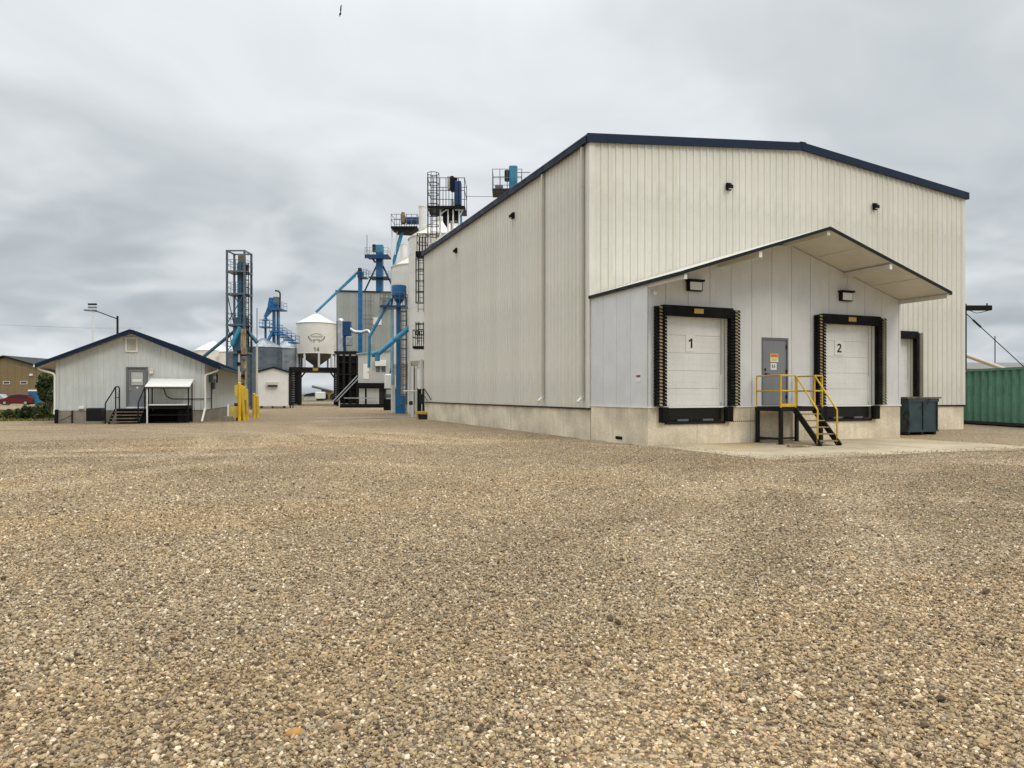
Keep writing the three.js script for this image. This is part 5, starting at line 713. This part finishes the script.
{
  const d = 120, f = frame(5, d), t = thing('brown_building', 'long brown metal building with small windows at far left', 'building', f.pos, FACE), xl = f.lx(-48), xr = f.lx(56), pk = f.hy(357.5), el = f.hy(372);
  part(t, 'wall', [prism([[xl, -0.2], [xr, -0.2], [xr, el], [0, pk], [xl, el]], -14, 0)], K.tan); for (const s of [[xl - 0.5, el - 0.05], [xr + 0.5, el - 0.05]]) { const a = [s, [0, pk + 0.1], [0, pk + 0.35], [s[0], s[1] + 0.25]]; part(t, 'roof', [prism(s[0] < 0 ? a : a.reverse(), -14.5, 0.5)], K.green); }
  const seams = []; for (let x = xl + 1; x < xr; x += 1.2) seams.push(B(x, x + 0.05, 0, Math.min(pk, pk - (pk - el) * Math.abs(x) / xr) - 0.1, 0.001, 0.03)); part(t, 'wall_rib', seams, K.tan);
  for (const [a, b] of [[4, 9.6], [21, 27], [38, 44]]) { const wdw = part(t, 'window', [B(f.lx(a), f.lx(b), f.hy(383.6), f.hy(381.8), 0.02, 0.06)], K.glass); part(wdw, 'frame', [B(f.lx(a - 0.7), f.lx(a), f.hy(384.3), f.hy(381.1), 0.03, 0.1), B(f.lx(b), f.lx(b + 0.7), f.hy(384.3), f.hy(381.1), 0.03, 0.1), B(f.lx(a), f.lx(b), f.hy(384.3), f.hy(383.6), 0.03, 0.1), B(f.lx(a), f.lx(b), f.hy(381.8), f.hy(381.1), 0.03, 0.1)], K.beige); }
  const lt = part(t, 'wall_light', [R(f.lx(30.2), f.lx(33.4), f.hy(376), f.hy(373.8), 0, 0.3, 0.04)], K.lens); void lt;
}
function car(label, px, d, mat, len, flip, group) {
  const f = frame(px, d), t = thing('parked_car', label, 'car', [f.pos[0], -0.04, f.pos[2]], FACE + flip, group), L = len;
  const sh = new THREE.Shape(); [[-L * 0.5, 0.35], [-L * 0.49, 0.8], [-L * 0.28, 0.98], [-L * 0.13, 1.45], [L * 0.1, 1.58], [L * 0.36, 1.5], [L * 0.47, 1.0], [L * 0.5, 0.7], [L * 0.49, 0.32]].forEach((p, i) => (i ? sh.lineTo(...p) : sh.moveTo(...p))); sh.closePath();
  const g = new THREE.ExtrudeGeometry(sh, { depth: 1.5, bevelEnabled: true, bevelSize: 0.1, bevelThickness: 0.14, bevelSegments: 3 }); g.translate(0, 0, -0.75); part(t, 'body', [g], mat);
  for (const z of [0.9, -0.9]) part(t, 'side_window', [prism([[-L * 0.2, 1.03], [L * 0.38, 1.05], [L * 0.33, 1.42], [L * 0.08, 1.48], [-L * 0.1, 1.38]], Math.min(z, z * 0.98), Math.max(z, z * 0.98))], K.glass);
  part(t, 'windscreen', [B(-0.28, 0.28, -0.02, 0.02, -0.7, 0.7).rotateZ(0.92).translate(-L * 0.225, 1.2, 0)], K.glass);
  for (const x of [-L * 0.31, L * 0.3]) for (const z of [0.72, -0.9]) { const w = part(t, 'wheel', [C([x, 0.34, z], [x, 0.34, z + 0.2], 0.34, 0.34, 18)], K.tyre); part(w, 'rim', [C([x, 0.34, z - 0.01], [x, 0.34, z + 0.21], 0.2, 0.2, 12)], K.chrome); }
  for (const z of [-0.62, 0.62]) part(t, 'headlight', [R(-L * 0.52, -L * 0.47, 0.72, 0.88, z - 0.18, z + 0.18, 0.02)], K.lens);
}
car('dark red parked car in front of the brown building', 17, 106, K.red, 4.3, 0.35, 'cars by the brown building'); car('silver parked car cut off by the left photo edge', -9, 108, K.silver, 4.4, 0.2, 'cars by the brown building');
{
  const f = frame(36, 107), t = thing('portable_toilet', 'blue portable toilet with white roof beside the red car', 'portable toilet', f.pos, FACE); part(t, 'cabin', [R(-0.72, 0.72, 0.05, 2.0, -0.7, 0.7, 0.05)], K.toilet); part(t, 'roof', [R(-0.78, 0.78, 1.98, 2.22, -0.76, 0.76, 0.1)], K.white); part(t, 'door', [B(-0.5, 0.2, 0.15, 1.9, 0.701, 0.73)], K.slate);
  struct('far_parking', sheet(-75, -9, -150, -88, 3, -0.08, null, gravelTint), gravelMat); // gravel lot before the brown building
}
const leafMats = [[52, 66, 34], [66, 80, 40], [40, 52, 28], [84, 92, 48]].map((c) => new THREE.MeshStandardMaterial({ color: srgb(...c), roughness: 0.9, side: THREE.DoubleSide }));
function shrub(label, px, d, w, h, seed, n, tall, group) {
  const f = frame(px, d), t = thing('shrub', label, 'shrub', [f.pos[0], -0.1, f.pos[2]], FACE, group), rnd = rngOf(seed), st = [], lf = [[], [], []];
  const clumps = []; for (let k = 0; k < (tall ? 16 : 12); k++) { const u = rnd(), a = rnd() * 6.283, y = h * (0.12 + 0.8 * u), rr = w * 0.5 * (tall ? (1 - 0.65 * u) * (0.35 + 0.6 * rnd()) : Math.sqrt(1 - u * u * 0.8) * (0.3 + 0.65 * rnd())); clumps.push([Math.cos(a) * rr, y, Math.sin(a) * rr, (0.16 + 0.14 * rnd()) * Math.min(w, h)]); st.push(C([(rnd() - 0.5) * 0.2, 0, (rnd() - 0.5) * 0.2], [Math.cos(a) * rr, y, Math.sin(a) * rr], 0.03, 0.012, 5)); }
  const m4 = new THREE.Matrix4(), q = new THREE.Quaternion();
  for (let i = 0; i < n; i++) { const c = clumps[Math.floor(rnd() * clumps.length)], a = rnd() * 6.283, b = Math.acos(2 * rnd() - 1), r = c[3] * Math.cbrt(0.25 + 0.9 * rnd()), s = 0.045 + 0.05 * rnd(); const g = new THREE.PlaneGeometry(s, s * 2.1); q.setFromEuler(new THREE.Euler(rnd() * 6, rnd() * 6, rnd() * 6)); m4.compose(V(c[0] + r * Math.sin(b) * Math.cos(a), Math.max(0.04, c[1] + r * Math.cos(b)), c[2] + r * Math.sin(b) * Math.sin(a)), q, V(1, 1, 1)); g.applyMatrix4(m4); lf[Math.floor(rnd() * 3)].push(g); }
  part(t, 'stem', st, K.wood); lf.forEach((l, i) => part(t, 'foliage', l, leafMats[(i + seed) % 4]));
}
shrub('tall dark green shrub beside the office left corner', 50.5, 47.5, 1.7, 3.25, 3, 5200, true, 'shrubs left of the office'); shrub('low green bush nearest the tall shrub', 40, 46.5, 1.5, 0.95, 6, 1500, false, 'shrubs left of the office'); shrub('low green bush in the middle of the row', 27, 46.2, 1.7, 0.85, 8, 1600, false, 'shrubs left of the office'); shrub('low green bush at the left end of the row', 14, 46.4, 1.3, 0.75, 11, 1200, false, 'shrubs left of the office'); shrub('low dry bush cut off by the left photo edge', 2, 47, 1.2, 0.6, 14, 900, false, 'shrubs left of the office');
{
  const g = frame(30, 60), root = new THREE.Group(); root.name = 'roadside_grass'; root.userData = { kind: 'stuff', label: 'rough grass strip left of the office', category: 'grass' }; scene.add(root);
  const blade = new THREE.BufferGeometry(); blade.setAttribute('position', new THREE.Float32BufferAttribute([-0.03, 0, 0, 0.03, 0, 0, 0.02, 1, 0.1, -0.02, 0, 0.02, 0.05, 0, -0.02, -0.05, 0.8, -0.1], 3)); blade.computeVertexNormals();
  const n = 30000, im = new THREE.InstancedMesh(blade, new THREE.MeshStandardMaterial({ color: 0xffffff, roughness: 1, side: THREE.DoubleSide }), n), rnd = rngOf(88), m = new THREE.Matrix4(), q = new THREE.Quaternion(), c = new THREE.Color(); im.name = 'blades'; im.userData.kind = 'stuff';
  for (let i = 0; i < n; i++) { const x = -8.8 - rnd() * 34, z = -50.2 - rnd() * 36, h = 0.1 + 0.2 * rnd() ** 2; q.setFromEuler(new THREE.Euler((rnd() - 0.5) * 0.8, rnd() * 6.28, (rnd() - 0.5) * 0.8)); m.compose(V(x, -0.12, z), q, V(1.4, h, 1.4)); im.setMatrixAt(i, m); const k = rnd(); c.setRGB((80 + 60 * k) / 255, (88 + 40 * k) / 255, (44 + 20 * k) / 255, THREE.SRGBColorSpace); im.setColorAt(i, c); }
  root.add(im); void g;
}
{
  const p = at(340.6, 10, 55), t = thing('bird', 'small dark bird banking high in the sky', 'bird', p, FACE);
  part(t, 'body', [new THREE.SphereGeometry(0.09, 10, 8).scale(0.8, 1.5, 0.8).rotateZ(-0.5).translate(-0.03, -0.3, 0), prism([[0, -0.25], [0.06, -0.05], [0.08, 0.4], [0.0, 0.36], [-0.05, 0]], -0.01, 0.01), prism([[-0.05, -0.3], [-0.1, -0.55], [0.0, -0.42]], -0.01, 0.01)], K.black);
}
renderer.render(scene, camera);
